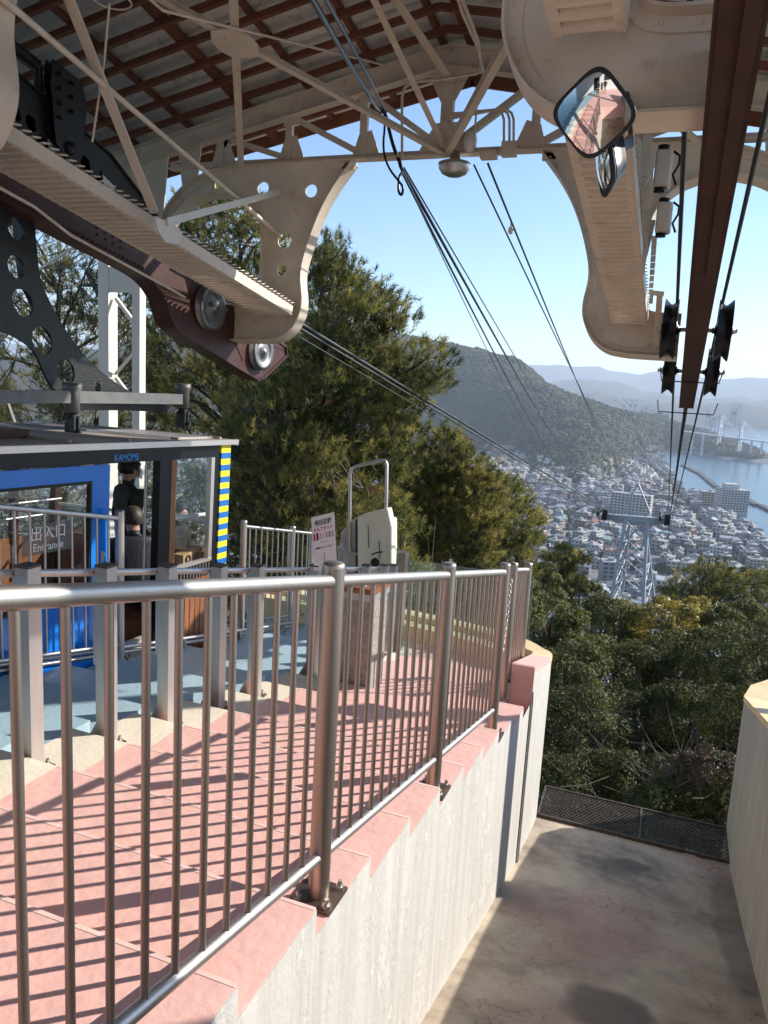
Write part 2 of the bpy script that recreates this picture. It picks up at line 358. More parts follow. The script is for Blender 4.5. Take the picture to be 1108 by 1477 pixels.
# ================================================================== town
WALLS = [mat('white_render', (.52, .49, .455), .8, var=.1, scale=.15), mat('beige_render', (.42, .365, .295), .8, var=.1, scale=.15), mat('grey_render', (.26, .26, .265), .8, var=.12, scale=.15), mat('brown_cladding', (.22, .16, .12), .8, var=.12, scale=.15)]
ROOFS = [mat('dark_grey_tile_roof', (.075, .078, .085), .7, var=.2, scale=.5), mat('mid_grey_tile_roof', (.17, .17, .18), .65, var=.2, scale=.5), mat('pale_sheet_roof', (.36, .37, .385), .5, var=.1, scale=.5), mat('red_brown_roof', (.22, .08, .05), .7, var=.2, scale=.5), mat('green_sheet_roof', (.16, .28, .24), .6, var=.1, scale=.5), mat('flat_concrete_roof', (.36, .35, .33), .85, var=.15, scale=.4)]
WINM = mat('dark_window_glass', (.03, .04, .05), .15, var=.1)
def win_grid(mb, x0, x1, y0, y1, z0, floors, fh, nx, ny, m=2):
    for k in range(floors):
        za, zb = z0+k*fh+.9, z0+k*fh+2.3
        for (n, a, b, ax) in ((nx, x0, x1, 0), (ny, y0, y1, 1)):
            st = (b-a)/n
            for i in range(n):
                p, q = a+st*(i+.22), a+st*(i+.78)
                for side in (0, 1):
                    if ax == 0:
                        yy = (y0-.05) if side == 0 else (y1+.05)
                        mb.add([(p, yy, za), (q, yy, za), (q, yy, zb), (p, yy, zb)], [(0, 1, 2, 3)], m)
                    else:
                        xx = (x0-.05) if side == 0 else (x1+.05)
                        mb.add([(xx, p, za), (xx, q, za), (xx, q, zb), (xx, p, zb)], [(0, 1, 2, 3)], m)
def house_parts(kind):
    W_, R_, N_ = MB(), MB(), MB()
    if kind == 0:      # gable, two floors
        W_.box(-4.5, 4.5, -3.5, 3.5, -3, 5.6); W_.prism([(-4.5, -3.5, 5.6), (-4.5, 3.5, 5.6), (-4.5, 0, 7.3)], (9, 0, 0))
        for s_ in (1, -1): R_.prism([(-5.1, 4.2*s_, 5.35), (-5.1, 0, 7.5), (-5.1, 0, 7.75), (-5.1, 4.2*s_, 5.6)], (10.2, 0, 0))
        win_grid(N_, -4.5, 4.5, -3.5, 3.5, 0, 2, 2.8, 3, 2, 0)
    elif kind == 1:    # hip
        W_.box(-5, 5, -4.5, 4.5, -3, 5.6); z, t = 5.5, 8.0; e = (5.7, 5.2)
        R_.add([(-e[0], -e[1], z), (e[0], -e[1], z), (e[0], e[1], z), (-e[0], e[1], z), (-1.6, 0, t), (1.6, 0, t)], [(0, 1, 5, 4), (1, 2, 5), (2, 3, 4, 5), (3, 0, 4), (3, 2, 1, 0)])
        win_grid(N_, -5, 5, -4.5, 4.5, 0, 2, 2.8, 3, 2, 0)
    elif kind == 2:    # flat box, three floors
        W_.box(-4.5, 4.5, -5.5, 5.5, -3, 8.9); R_.box(-4.3, 4.3, -5.3, 5.3, 8.9, 9.0); W_.box(-4.5, 4.5, -5.5, -5.3, 8.9, 9.5); W_.box(-4.5, 4.5, 5.3, 5.5, 8.9, 9.5); R_.box(-1.5, 1.5, 1, 4, 9, 11)
        win_grid(N_, -4.5, 4.5, -5.5, 5.5, 0, 3, 2.9, 3, 3, 0)
    elif kind == 3:    # L shaped with cross gable
        W_.box(-6, 6, -3.2, 3.2, -3, 5.4); W_.box(-6, -1, -7.5, -3.2, -3, 4.6)
        for s_ in (1, -1): R_.prism([(-6.5, 3.9*s_, 5.2), (-6.5, 0, 7.2), (-6.5, 0, 7.45), (-6.5, 3.9*s_, 5.45)], (13, 0, 0))
        for s_ in (1, -1): R_.prism([(-3.5+3.1*s_, -8, 4.4), (-3.5, -8, 6.1), (-3.5, -8, 6.3), (-3.5+3.1*s_, -8, 4.65)], (0, 6, 0))
        win_grid(N_, -6, 6, -3.2, 3.2, 0, 2, 2.7, 4, 2, 0)
    elif kind == 4:    # low shed with shallow roof
        W_.box(-9, 9, -6, 6, -3, 5.0)
        for s_ in (1, -1): R_.prism([(-9.3, 6.3*s_, 4.95), (-9.3, 0, 6.3), (-9.3, 0, 6.5), (-9.3, 6.3*s_, 5.15)], (18.6, 0, 0))
        win_grid(N_, -9, 9, -6, 6, .5, 1, 3, 6, 4, 0)
    elif kind == 5:    # wide flat block, four floors
        W_.box(-9, 9, -5.5, 5.5, -3, 12); R_.box(-8.8, 8.8, -5.3, 5.3, 12, 12.15); R_.box(-3, 1, 0, 4, 12.1, 15); R_.box(4, 6, -3, 0, 12.1, 13.5)
        win_grid(N_, -9, 9, -5.5, 5.5, 0, 4, 2.95, 6, 3, 0)
    return W_, R_, N_
KINDS = ['small gabled house', 'square hipped house', 'narrow box house', 'L shaped house', 'long low shed', 'wide four floor block']
LMN = [(908, 725, 'the apartment block'), (1053, 717, 'the stepped hotel'), (1022, 717, 'the harbour office'), (880, 815, 'the grey office block'), (968, 835, 'the white hall'), (892, 790, 'the cream block'), (921, 742, 'the pylon arm'), (800, 700, 'the long hall'), (1000, 760, 'the bay corner'), (1090, 790, 'the layered pine'), (1090, 750, 'the nearest breakwater'), (800, 770, 'the rounded pine'), (835, 820, 'the flat topped pine')]
WN = ['white', 'beige', 'grey', 'brown']; RN = ['dark tiled', 'grey tiled', 'pale metal', 'red brown', 'green', 'flat']
hp = [house_parts(k) for k in range(6)]; hmesh = {}
def hm(k, wi, ri):
    if (k, wi, ri) not in hmesh:
        hmesh[(k, wi, ri)] = (hp[k][0].mesh('wall', WALLS[wi]), hp[k][1].mesh('roof', ROOFS[ri]), hp[k][2].mesh('window', WINM))
    return hmesh[(k, wi, ri)]
def tris_of(mb, mi):
    T = []
    for f in mb.f:
        for i in range(1, len(f)-1): T += [mb.v[f[0]], mb.v[f[i]], mb.v[f[i+1]]]
    return np.array(T), np.full(len(T)//3, mi)
LAND = []   # landmark exclusion (x, y, radius)
def lm_spot(px, py, z=SEA+3): p = PZ(px, py, z); return p
for px, py, r in ((908, 748, 45), (1052, 736, 40), (1020, 730, 25), (733, 657, 75), (766, 654, 30), (893, 690, 30), (966, 858, 26), (880, 838, 26), (800, 668, 25)):
    p = lm_spot(px, py); LAND.append((p.x, p.y, r))
rt = random.Random(5); spots = []
cell = 12.5
for gx in range(-70, 60):
    for gy in range(30, 175):
        bx, by = gx*cell, gy*cell
        # districts with their own street direction
        d = noise.noise(Vector((bx/260, by/260, 1.7)))*1.3
        if gx % 6 == 0 or gy % 7 == 0: continue
        c, s_ = math.cos(.35), math.sin(.35)
        x, y = bx*c-by*s_*0.35+rt.uniform(-2.4, 2.4), by+bx*s_*.3+rt.uniform(-2.4, 2.4)
        r = math.hypot(x, y); a = math.atan2(x, y)
        if r < 415 or r > 2000: continue
        z = land_z(x, y)
        if z < SEA+1 or (z > SEA+22 and r > 500): continue
        sh = interp(a, SH)
        if r > sh-14 and r < 2300: continue
        if hill_z(a, r) > 16: continue
        if any(math.hypot(x-lx, y-ly) < lr for lx, ly, lr in LAND): continue
        if rt.random() < .06: continue
        pr = rt.random(); k = 0 if pr < .36 else 1 if pr < .56 else 2 if pr < .74 else 3 if pr < .87 else 4 if pr < .93 else 5
        s = rt.uniform(.82, 1.18)*(1.0 if k < 4 else .9)
        wi = rt.choice([0, 0, 0, 1, 1, 2, 3]); ri = 5 if k in (2, 5) else rt.choice([0, 0, 0, 1, 1, 1, 2, 3 if rt.random() < .4 else 1]) if k != 4 else rt.choice([2, 2, 1, 4])
        spots.append((r, x, y, z, k, s, wi, ri, d+rt.choice([0, math.pi/2])+rt.uniform(-.06, .06)))
spots.sort()
pxin = lambda x, y: az_of(770) < math.atan2(x, y) < az_of(1108) or (az_of(620) < math.atan2(x, y) and math.hypot(x, y) > 900)
near_n = 0; VT = []; VM = []
tri = [[tris_of(h[0], 0), tris_of(h[1], 1), tris_of(h[2], 2)] for h in hp]
houseproto = {}
for (r, x, y, z, k, s, wi, ri, th) in spots:
    if near_n < 300 and pxin(x, y) and math.atan2(x, y) < az_of(1108):
        near_n += 1
        hgt = 'nearest the cable car hill' if r < 620 else 'in the middle of the town'
        u_ = V(x, y, z+3); zf = u_.dot(cF); hx, hy = IW/2+FPX*u_.dot(cR)/zf, IH/2-FPX*u_.dot(cU)/zf
        lm = min(LMN, key=lambda q: math.hypot(hx-q[0], (hy-q[1])*1.6)); ddx, ddy = hx-lm[0], (hy-lm[1])*1.6; dd = math.hypot(ddx, ddy)
        side = ('right of' if ddx > 0 else 'left of') if abs(ddx) > abs(ddy) else ('in front of' if ddy > 0 else 'behind')
        how = 'just ' if dd < 22 else 'well ' if dd > 55 and side not in ('in front of', 'behind') else 'far ' if dd > 55 else ''
        t = thing('town_house', f'{KINDS[k]}, {WN[wi]} walls, {RN[ri]} roof, {how}{side} {lm[2]}', 'house', (x, y, z), 'houses packed in the town below')
        t.rotation_euler.z = th; t.scale = (s, s, s)
        wm, rm, nm = hm(k, wi, ri)
        for nme, me in (('wall', wm), ('roof', rm), ('window', nm)):
            o = bpy.data.objects.new(nme, me); COL.objects.link(o); o.parent = t
            if nme == 'window': o['kind'] = 'stuff'
    else:
        c, s_ = math.cos(th), math.sin(th); Rm = np.array([[c, s_, 0], [-s_, c, 0], [0, 0, 1]])*s
        for j, (T, mi) in enumerate(tri[k][:3 if r < 1300 else 2]):
            VT.append(T@Rm+np.array([x, y, z])); VM.append(np.full(len(T)//3, wi if j == 0 else 4+ri if j == 1 else 10))
bulk('distant_town_houses', np.concatenate(VT), 3, WALLS+ROOFS+[WINM], np.concatenate(VM), kind='stuff')
# trees between the houses
out = []; rr = random.Random(21)
for _ in range(2600):
    a = az_of(rr.uniform(500, 1108)); r = rr.uniform(420, 1900); x, y = r*math.sin(a), r*math.cos(a); z = land_z(x, y)
    if z < SEA+1 or r > interp(a, SH)-10: continue
    if any(math.hypot(x-lx, y-ly) < lr*.8 for lx, ly, lr in LAND): continue
    if noise.noise(Vector((x/70, y/70, 4))) < .02: continue
    s = rr.uniform(2.2, 4.2); out.append(quads[rr.randrange(5)]*s+np.array([x, y, z+s*.8]))
bulk('town_trees', np.concatenate(out), 4, [FORM], smooth=True, kind='stuff')
def block(name, label, px, py, wpx, floors, depth, wm, rm, rot, fh=3.1, nx=None, tower=None, z=SEA+3, fin=True, cat='building'):
    p = lm_spot(px, py, z); r = math.hypot(p.x, p.y); W_ = wpx/FPX*r; H_ = floors*fh; nx = nx or max(3, int(W_/3.6))
    t = thing(name, label, cat, (p.x, p.y, p.z)); t.rotation_euler.z = rot
    mb = MB().box(-W_/2, W_/2, -depth/2, depth/2, -6, H_)
    if tower: mb.box(tower[0]*W_, tower[1]*W_, -depth*.3, depth*.4, H_-1, H_+tower[2]); mb.box(tower[0]*W_*.8-3, tower[1]*W_*.7, -depth*.2, depth*.2, H_, H_+tower[2]*.55)
    link('wall', mb.mesh('wall', wm), t)
    link('roof', MB().box(-W_/2+.4, W_/2-.4, -depth/2+.4, depth/2-.4, H_, H_+.3).box(-2, 2, -2, 2, H_, H_+2.4).mesh('roof', rm), t)
    wb = MB()
    st = W_/nx; q = 0; me = MB().box(-st*.33, st*.33, -.08, .12, 0, 1.7).mesh('window', WINM)
    for k in range(floors):
        for i in range(nx):
            if q < 120: link('window', me, t).location = (-W_/2+st*(i+.5), -depth/2, k*fh+.9); q += 1
            else: wb.box(-W_/2+st*(i+.17), -W_/2+st*(i+.83), -depth/2-.08, -depth/2+.1, k*fh+.9, k*fh+2.6)
    win_grid(wb, -W_/2, W_/2, -depth/2+.2, depth/2, 0, floors, fh, nx, max(2, int(depth/3.5)), 0)
    link('side_windows', wb.mesh('side_windows', WINM), t)['kind'] = 'stuff'
    if fin:
        fb = MB()
        for k in range(floors): fb.box(-W_/2, W_/2, -depth/2-1.1, -depth/2-.1, k*fh-.1, k*fh+.75)
        link('balcony_bands', fb.mesh('balcony', wm), t)
    return t
block('apartment_block', 'long white apartment block with many balconies standing tall in mid town', 908, 752, 54, 10, 13, WALLS[0], ROOFS[5], -.15)
block('harbour_hotel', 'tall stepped grey white hotel with roof tower beside the harbour water', 1053, 737, 36, 9, 22, WALLS[0], ROOFS[5], .35, tower=(-.3, .15, 7))
block('harbour_office', 'beige grey block with flat roof just left of the stepped harbour hotel', 1022, 729, 24, 6, 16, WALLS[1], ROOFS[5], .2)
block('hillside_school', 'long pale yellow school building with green roof at foot of wooded hill', 733, 655, 46, 5, 14, WALLS[1], ROOFS[4], .2, z=SEA+14)
block('hillside_annex', 'reddish brown block joined right of the long pale school below wooded hill', 766, 652, 18, 4, 14, WALLS[3], ROOFS[3], .2, z=SEA+13)
block('white_hall', 'broad white building with pale roof just right of the pylon legs', 968, 856, 46, 3, 15, WALLS[0], ROOFS[2], .1, fh=3.4, fin=False)
block('low_white_hall', 'long low white roofed hall under the right end of wooded hill', 798, 664, 30, 1, 12, WALLS[0], ROOFS[2], .1, fin=False)
block('mid_office_block', 'mid grey office block half hidden behind the cable pylon', 878, 838, 26, 5, 13, WALLS[2], ROOFS[5], .3)
block('cream_office_block', 'cream long block with flat roof right of the pylon in lower town', 892, 330+480, 40, 3, 12, WALLS[1], ROOFS[3], .05, fin=False)
# breakwaters
CONC = mat('dark_wet_concrete', (.05, .055, .055), .8); PALEC = mat('pale_concrete', (.5, .49, .46), .8)
for i, (a, b, lb) in enumerate([((985, 671), (1006, 682), 'dark breakwater farthest along the town shore'), ((1008, 682), (1034, 703), 'long dark breakwater off the town in the bay'), ((1073, 718), (1091, 729), 'dark breakwater right of the stepped hotel'), ((1096, 729), (1125, 743), 'nearest dark breakwater at the right edge of the bay')]):
    A, B = PZ(a[0], a[1], SEA+1), PZ(b[0], b[1], SEA+1); mb = MB().bar(A, B, 9, 4); tag(mb.build('breakwater', CONC), lb, 'breakwater')
# bridge
BRW = mat('pale_bridge_paint', (.62, .64, .66), .5)
DK = [PY(*p) for p in ((985, 622, 2250), (1034, 628.5, 2180), (1065, 632.5, 2120), (1110, 638, 2050), (1250, 655, 1900))]
tb = thing('cable_stayed_bridge', 'long cable stayed road bridge with white towers across the channel', 'bridge', DK[1])
mb = MB()
for a, b in zip(DK, DK[1:]): mb.bar(a, b, 14, 3.2)
mb.build('deck', BRW, tb)
for i, (px, top, bot, Y) in enumerate([(1034, 597, 655, 2180), (1065, 606, 656, 2120)]):
    A, T = PY(px, 656, Y), PY(px+1, top, Y); d = V(.35, .94, 0)*9
    T = V(A.x, A.y, T.z)
    mb = MB()
    for s_ in (-1, 1): mb.bar(V(A.x, A.y, SEA-3)+d*s_*1.15, T+d*s_*.75, 4, 4)
    for u in (.45, .72, .95):
        c = V(A.x, A.y, SEA)+(T-V(A.x, A.y, SEA))*u; mb.bar(c-d*.9, c+d*.9, 3, 3)
    mb.build('tower', BRW, tb)
    mb = MB()
    for k in range(1, 7):
        for s_ in (-1, 1):
            e = V(A.x, A.y, 0)+(DK[2]-DK[1]).normalized()*s_*k*15; e.z = (DK[1].z if i == 0 else DK[2].z)+s_*k*-.7
            for q in (-1, 1): mb.tube([T+d*q*.7, e+d*q*.7], .35, 4)
    mb.build('stay_cables', BRW, tb, kind='stuff')
mb = MB()
for px in (1000, 1015, 1085, 1100): 
    p = PY(px, 624+(px-993)*.12, 2100); mb.bar(V(p.x, p.y, SEA-3), V(p.x, p.y, p.z), 5, 5)
mb.build('pier', BRW, tb)
# shipyard cranes
CRM = mat('crane_paint', (.30, .33, .36), .6)
def crane(px, py_base, hpx, jpx, Y, lb):
    B = PY(px, py_base, Y); B.z = max(B.z, SEA+4); h = hpx/FPX*Y; j = jpx/FPX*Y
    t = thing('harbour_crane', lb, 'crane', B, 'shipyard cranes on the far shore')
    mb = MB(); w_ = h*.11
    for sx in (-1, 1):
        for sy in (-1, 1): mb.bar(B+V(sx*w_, sy*w_, 0), B+V(sx*w_*.6, sy*w_*.6, h*.6), 1.4, 1.4)
    mb.bar(B+V(-w_, 0, h*.2), B+V(w_, 0, h*.4), 1, 1); mb.bar(B+V(w_, 0, h*.2), B+V(-w_, 0, h*.4), 1, 1)
    mb.build('tower', CRM, t)
    MB().box(B.x-w_, B.x+w_, B.y-w_, B.y+w_, B.z+h*.6, B.z+h*.72).build('cab', CRM, t)
    mb = MB(); tip = B+V(j, 0, h*1.05); mb.bar(B+V(0, 0, h*.7), tip, 2.0, 2.0); mb.bar(B+V(0, 0, h*.7), B+V(-j*.25, 0, h*.95), 1.5, 1.5); mb.bar(B+V(-j*.25, 0, h*.95), tip, .7, .7); mb.build('jib', CRM, t)
for i, (px, pb, hp_, jp, Y) in enumerate([(899, 600, 20, -14, 2900), (908, 600, 22, -12, 2900), (915, 600, 22, -10, 2950), (925, 602, 14, 8, 2900), (931, 603, 18, 8, 2950), (940, 604, 16, 10, 2900), (948, 605, 13, 8, 2900), (962, 607, 12, 7, 2900), (871, 594, 10, 4, 2900), (1020, 620, 28, -5, 2500), (1028, 622, 24, 12, 2500), (1056, 618, 30, 7, 2500), (1046, 622, 20, 8, 2550)]):
    crane(px, pb, hp_, jp, Y, {899: 'leftmost tall jib crane leaning left above the wooded cape', 908: 'second tall left leaning jib crane above the wooded cape', 915: 'third tall left leaning jib crane above the wooded cape', 925: 'shorter right leaning crane beside the three tall left leaning ones', 931: 'right leaning crane in the middle of the shipyard cluster', 940: 'longer right reaching jib crane of the shipyard cluster', 948: 'short crane near the right end of the shipyard cluster', 962: 'rightmost low crane of the cluster, close to the brown beam', 871: 'tiny lone crane at the far left over the hill shoulder', 1020: 'pale crane standing left of the white bridge towers', 1028: 'crane with long right jib behind the left bridge tower', 1056: 'tall crane just left of the right bridge tower', 1046: 'shorter crane between the two bridge towers'}[px])
# ship
p = PZ(1035, 597+5, SEA); t = thing('cargo_ship', 'dark long cargo ship anchored far out beyond the bridge', 'ship', p)
s_ = math.hypot(p.x, p.y)/FPX
MB().prism([(p.x-13*s_, p.y, p.z), (p.x+12*s_, p.y, p.z), (p.x+15*s_, p.y, p.z+3.2*s_), (p.x-14*s_, p.y, p.z+3.2*s_)], (0, 20, 0)).build('hull', CONC, t)
MB().box(p.x-12*s_, p.x-8*s_, p.y+3, p.y+17, p.z+3.2*s_, p.z+7*s_).build('superstructure', BRW, t)
# ================================================================== station platform, stairs, trough
PINK = mat('pink_floor_paint', (.76, .455, .39), .5, var=.06, scale=5, bump=.22, bscale=22, spots=((.78, .56, .49), 2.2, .55, .75, .55))
PINKN = mat('worn_pink_nosing', (.80, .56, .49), .6, var=.15, scale=12)
PINKR = mat('pink_riser_paint', (.74, .44, .375), .6, var=.06, scale=5, bump=.15, bscale=25)
CREAMF = mat('cream_floor_paint', (.74, .66, .52), .6, var=.07, scale=6, bump=.15)
YCREAM = mat('yellow_cream_wall_paint', (.72, .55, .30), .6, var=.08, scale=4, bump=.15)
BLUEF = mat('pale_blue_floor_paint', (.33, .46, .52), .45, var=.07, scale=5, bump=.15, spots=((.45, .55, .58), 4, .55, .7, .5))
# weathered wall: streaks running down, peeling paint
def weathered(name, base, dark, streak):
    m = bpy.data.materials.new(name); m.use_nodes = True; t = m.node_tree; N = t.nodes; Lk = t.links; b = N['Principled BSDF']; b.inputs['Roughness'].default_value = .8; b.inputs['Specular IOR Level'].default_value = .2
    g = N.new('ShaderNodeNewGeometry')
    def noise_(scale, st, det=8, ro=.65):
        mp = N.new('ShaderNodeMapping'); mp.inputs['Scale'].default_value = st; Lk.new(g.outputs['Position'], mp.inputs[0])
        n = N.new('ShaderNodeTexNoise'); n.inputs['Scale'].default_value = scale; n.inputs['Detail'].default_value = det; n.inputs['Roughness'].default_value = ro; Lk.new(mp.outputs[0], n.inputs['Vector']); return n.outputs['Fac']
    def ramp(src, a, b_, ca, cb):
        r = N.new('ShaderNodeValToRGB'); r.color_ramp.elements[0].position = a; r.color_ramp.elements[1].position = b_; r.color_ramp.elements[0].color = tuple(ca)+(1,); r.color_ramp.elements[1].color = tuple(cb)+(1,); Lk.new(src, r.inputs[0]); return r.outputs[0]
    def mixc(f, a, b_):
        x = N.new('ShaderNodeMix'); x.data_type = 'RGBA'; Lk.new(f, x.inputs['Factor'])
        for s_, v in (('A', a), ('B', b_)):
            if isinstance(v, tuple): x.inputs[s_].default_value = v+(1,)
            else: Lk.new(v, x.inputs[s_])
        return x.outputs['Result']
    c1 = ramp(noise_(1.0, streak), .35, .66, base, tuple(x*.80 for x in base))
    peel = ramp(noise_(5.0, (1, 1, .6), 12, .75), .545, .60, (0, 0, 0), (1, 1, 1))
    c2 = mixc(peel, c1, tuple(min(1, x*1.05) for x in base))
    st = ramp(noise_(2.3, streak, 5), .55, .75, (0, 0, 0), (.5, .5, .5))
    c3 = mixc(st, c2, dark)
    Lk.new(c3, b.inputs['Base Color'])
    bp = N.new('ShaderNodeBump'); bp.inputs['Strength'].default_value = .35; bp.inputs['Distance'].default_value = .012; Lk.new(peel, bp.inputs['Height']); 
    bp2 = N.new('ShaderNodeBump'); bp2.inputs['Strength'].default_value = .3; bp2.inputs['Distance'].default_value = .015; Lk.new(noise_(25, (1, 1, 1)), bp2.inputs['Height']); Lk.new(bp.outputs[0], bp2.inputs['Normal']); Lk.new(bp2.outputs[0], b.inputs['Normal'])
    return m
WALLW = weathered('weathered_white_wall', (.585, .56, .51), (.35, .33, .30), (11, 11, .7))
WALLR = weathered('weathered_cream_wall', (.46, .425, .37), (.20, .18, .155), (5, 5, .6))
# trough floor: stained cement with a net of fine cracks
TFLOOR = bpy.data.materials.new('stained_cracked_cement'); TFLOOR.use_nodes = True
t = TFLOOR.node_tree; N = t.nodes; Lk = t.links; b = N['Principled BSDF']; b.inputs['Roughness'].default_value = .75
g = N.new('ShaderNodeNewGeometry'); mp = N.new('ShaderNodeMapping'); Lk.new(g.outputs['Position'], mp.inputs[0])
n1 = N.new('ShaderNodeTexNoise'); n1.inputs['Scale'].default_value = 1.6; n1.inputs['Detail'].default_value = 10; n1.inputs['Roughness'].default_value = .65; Lk.new(mp.outputs[0], n1.inputs[0])
r1 = N.new('ShaderNodeValToRGB'); e = r1.color_ramp.elements; e[0].position = .34; e[0].color = (.15, .12, .09, 1); e[1].position = .62; e[1].color = (.50, .41, .305, 1); x = r1.color_ramp.elements.new(.47); x.color = (.35, .28, .205, 1); Lk.new(n1.outputs['Fac'], r1.inputs[0])
n2 = N.new('ShaderNodeTexNoise'); n2.inputs['Scale'].default_value = .9; n2.inputs['Detail'].default_value = 6; mp2 = N.new('ShaderNodeMapping'); mp2.inputs['Location'].default_value = (4, 2, 7); Lk.new(g.outputs['Position'], mp2.inputs[0]); Lk.new(mp2.outputs[0], n2.inputs[0])
r2 = N.new('ShaderNodeValToRGB'); r2.color_ramp.elements[0].position = .52; r2.color_ramp.elements[1].position = .66; r2.color_ramp.elements[1].color = (.6, .6, .6, 1); Lk.new(n2.outputs['Fac'], r2.inputs[0])
m1 = N.new('ShaderNodeMix'); m1.data_type = 'RGBA'; Lk.new(r2.outputs[0], m1.inputs['Factor']); Lk.new(r1.outputs[0], m1.inputs['A']); m1.inputs['B'].default_value = (.40, .24, .185, 1)
# dark damp stains
def damp(cx, cy, rx, ry, soft=.25):
    mpd = N.new('ShaderNodeMapping'); mpd.vector_type = 'POINT'; mpd.inputs['Location'].default_value = (-cx/rx, -cy/ry, 0); mpd.inputs['Scale'].default_value = (1/rx, 1/ry, 0)
    nn = N.new('ShaderNodeTexNoise'); nn.inputs['Scale'].default_value = 3.5; nn.inputs['Detail'].default_value = 6; Lk.new(g.outputs['Position'], nn.inputs[0])
    Lk.new(g.outputs['Position'], mpd.inputs[0]); ln = N.new('ShaderNodeVectorMath'); ln.operation = 'LENGTH'; Lk.new(mpd.outputs[0], ln.inputs[0])
    ad = N.new('ShaderNodeMath'); ad.operation = 'MULTIPLY_ADD'; Lk.new(nn.outputs['Fac'], ad.inputs[0]); ad.inputs[1].default_value = .8; Lk.new(ln.outputs['Value'], ad.inputs[2])
    rr_ = N.new('ShaderNodeMapRange'); rr_.inputs['From Min'].default_value = 1.4-soft; rr_.inputs['From Max'].default_value = 1.4+soft*.2; rr_.inputs['To Min'].default_value = 1; rr_.inputs['To Max'].default_value = 0; Lk.new(ad.outputs[0], rr_.inputs['Value']); return rr_.outputs[0]
col = m1.outputs['Result']
for (px, py, rx, ry, st) in ((913, 1232, .17, .15, .85), (875, 1475, .27, .30, .8), (1060, 1330, .15, 1.3, .5)):
    q = PZ(px, py, -3.9); q = PZ(px, py, -3.21-.24*(q.y-3.33)); f_ = damp(q.x, q.y, rx, ry)
    mu = N.new('ShaderNodeMath'); mu.operation = 'MULTIPLY'; mu.inputs[1].default_value = st; Lk.new(f_, mu.inputs[0])
    mm = N.new('ShaderNodeMix'); mm.data_type = 'RGBA'; Lk.new(mu.outputs[0], mm.inputs['Factor']); Lk.new(col, mm.inputs['A']); mm.inputs['B'].default_value = (.11, .085, .06, 1); col = mm.outputs['Result']
vo = N.new('ShaderNodeTexVoronoi'); vo.feature = 'DISTANCE_TO_EDGE'; vo.inputs['Scale'].default_value = 7
dn = N.new('ShaderNodeTexNoise'); dn.inputs['Scale'].default_value = 5; dn.inputs['Detail'].default_value = 5; Lk.new(g.outputs['Position'], dn.inputs[0])
ax = N.new('ShaderNodeMix'); ax.data_type = 'RGBA'; ax.inputs['Factor'].default_value = .22; Lk.new(g.outputs['Position'], ax.inputs['A']); Lk.new(dn.outputs['Color'], ax.inputs['B']); Lk.new(ax.outputs['Result'], vo.inputs['Vector'])
rc = N.new('ShaderNodeValToRGB'); rc.color_ramp.elements[0].position = .004; rc.color_ramp.elements[0].color = (.45, .42, .38, 1); rc.color_ramp.elements[1].position = .022; rc.color_ramp.elements[1].color = (1, 1, 1, 1); Lk.new(vo.outputs['Distance'], rc.inputs[0])
mc = N.new('ShaderNodeMix'); mc.data_type = 'RGBA'; mc.blend_type = 'MULTIPLY'; mc.inputs['Factor'].default_value = .8; Lk.new(col, mc.inputs['A']); Lk.new(rc.outputs[0], mc.inputs['B'])
n3 = N.new('ShaderNodeTexNoise'); n3.inputs['Scale'].default_value = 1.8; n3.inputs['Detail'].default_value = 3; Lk.new(mp2.outputs[0], n3.inputs[0]); r3 = N.new('ShaderNodeMapRange'); r3.inputs['From Min'].default_value = .42; r3.inputs['From Max'].default_value = .6; r3.inputs['To Max'].default_value = .85; Lk.new(n3.outputs['Fac'], r3.inputs['Value']); Lk.new(r3.outputs[0], mc.inputs['Factor']); Lk.new(mc.outputs['Result'], b.inputs['Base Color'])
bp = N.new('ShaderNodeBump'); bp.inputs['Strength'].default_value = .4; bp.inputs['Distance'].default_value = .02; Lk.new(n1.outputs['Fac'], bp.inputs['Height']); Lk.new(bp.outputs[0], b.inputs['Normal'])

TP, TR = .465, .0985
XL, XR, XB = -2.38, -.900, -2.73
def tread(i): return 2.45+TP*i, -1.74-TR*i          # nosing y, tread level
def stz(y): return -1.74-(TR/TP)*(y-2.45)
st = bpy.data.objects.new('pink_stairs', None); COL.objects.link(st); st['kind'] = 'structure'; st['label'] = 'pink painted stepped ramp between the fences'
bl = bpy.data.objects.new('blue_platform', None); COL.objects.link(bl); bl['kind'] = 'structure'; bl['label'] = 'pale blue stepped boarding platform beside the cable car'
I0, I1 = -7, 11
base = MB(); bbase = MB()
xs = [XL, -1.93, -1.40, XR]
for i in range(I0, I1+1):
    y1, z = tread(i); y0 = y1-TP
    if i == I1: y1 = 7.86
    xr = XR if i <= 7 else -1.09 if i < 10 else -1.32
    for a, b_ in zip(xs, xs[1:]):
        if b_ == XR: b_ = xr
        h = .0015
        MB().box(a+.002, b_-.002, y1-.014, y1+.0012, z-.016, z+.0012).build('nosing', PINKN, st)
        MB().box(a+h if a != XL else a, b_-h if b_ != xr else b_, y0+.001, y1, z-.02, z).build('tread_slab', PINK, st)
    MB().box(XB, XL, y0, y1, z-.022, z-.004).build('cream_slab', CREAMF, st)
    base.box(XB+.004, xr-.016, y0+.002, y1-.004, -4.9, z-.02)
    for a, b_ in ((-3.78, -3.25), (-3.25, XB)):
        MB().box(a+.0015, b_-.0015, y0+.12, y1+.12 if i < I1 else 8.1, z-.03, z-.008).build('floor_slab', BLUEF, bl)
    bbase.box(-3.765, XB, y0+.122, y1+.116 if i < I1 else 8.1, -4.9, z-.03)
base.build('riser_block', PINKR, st); bbase.build('platform_block', BLUEF, bl)
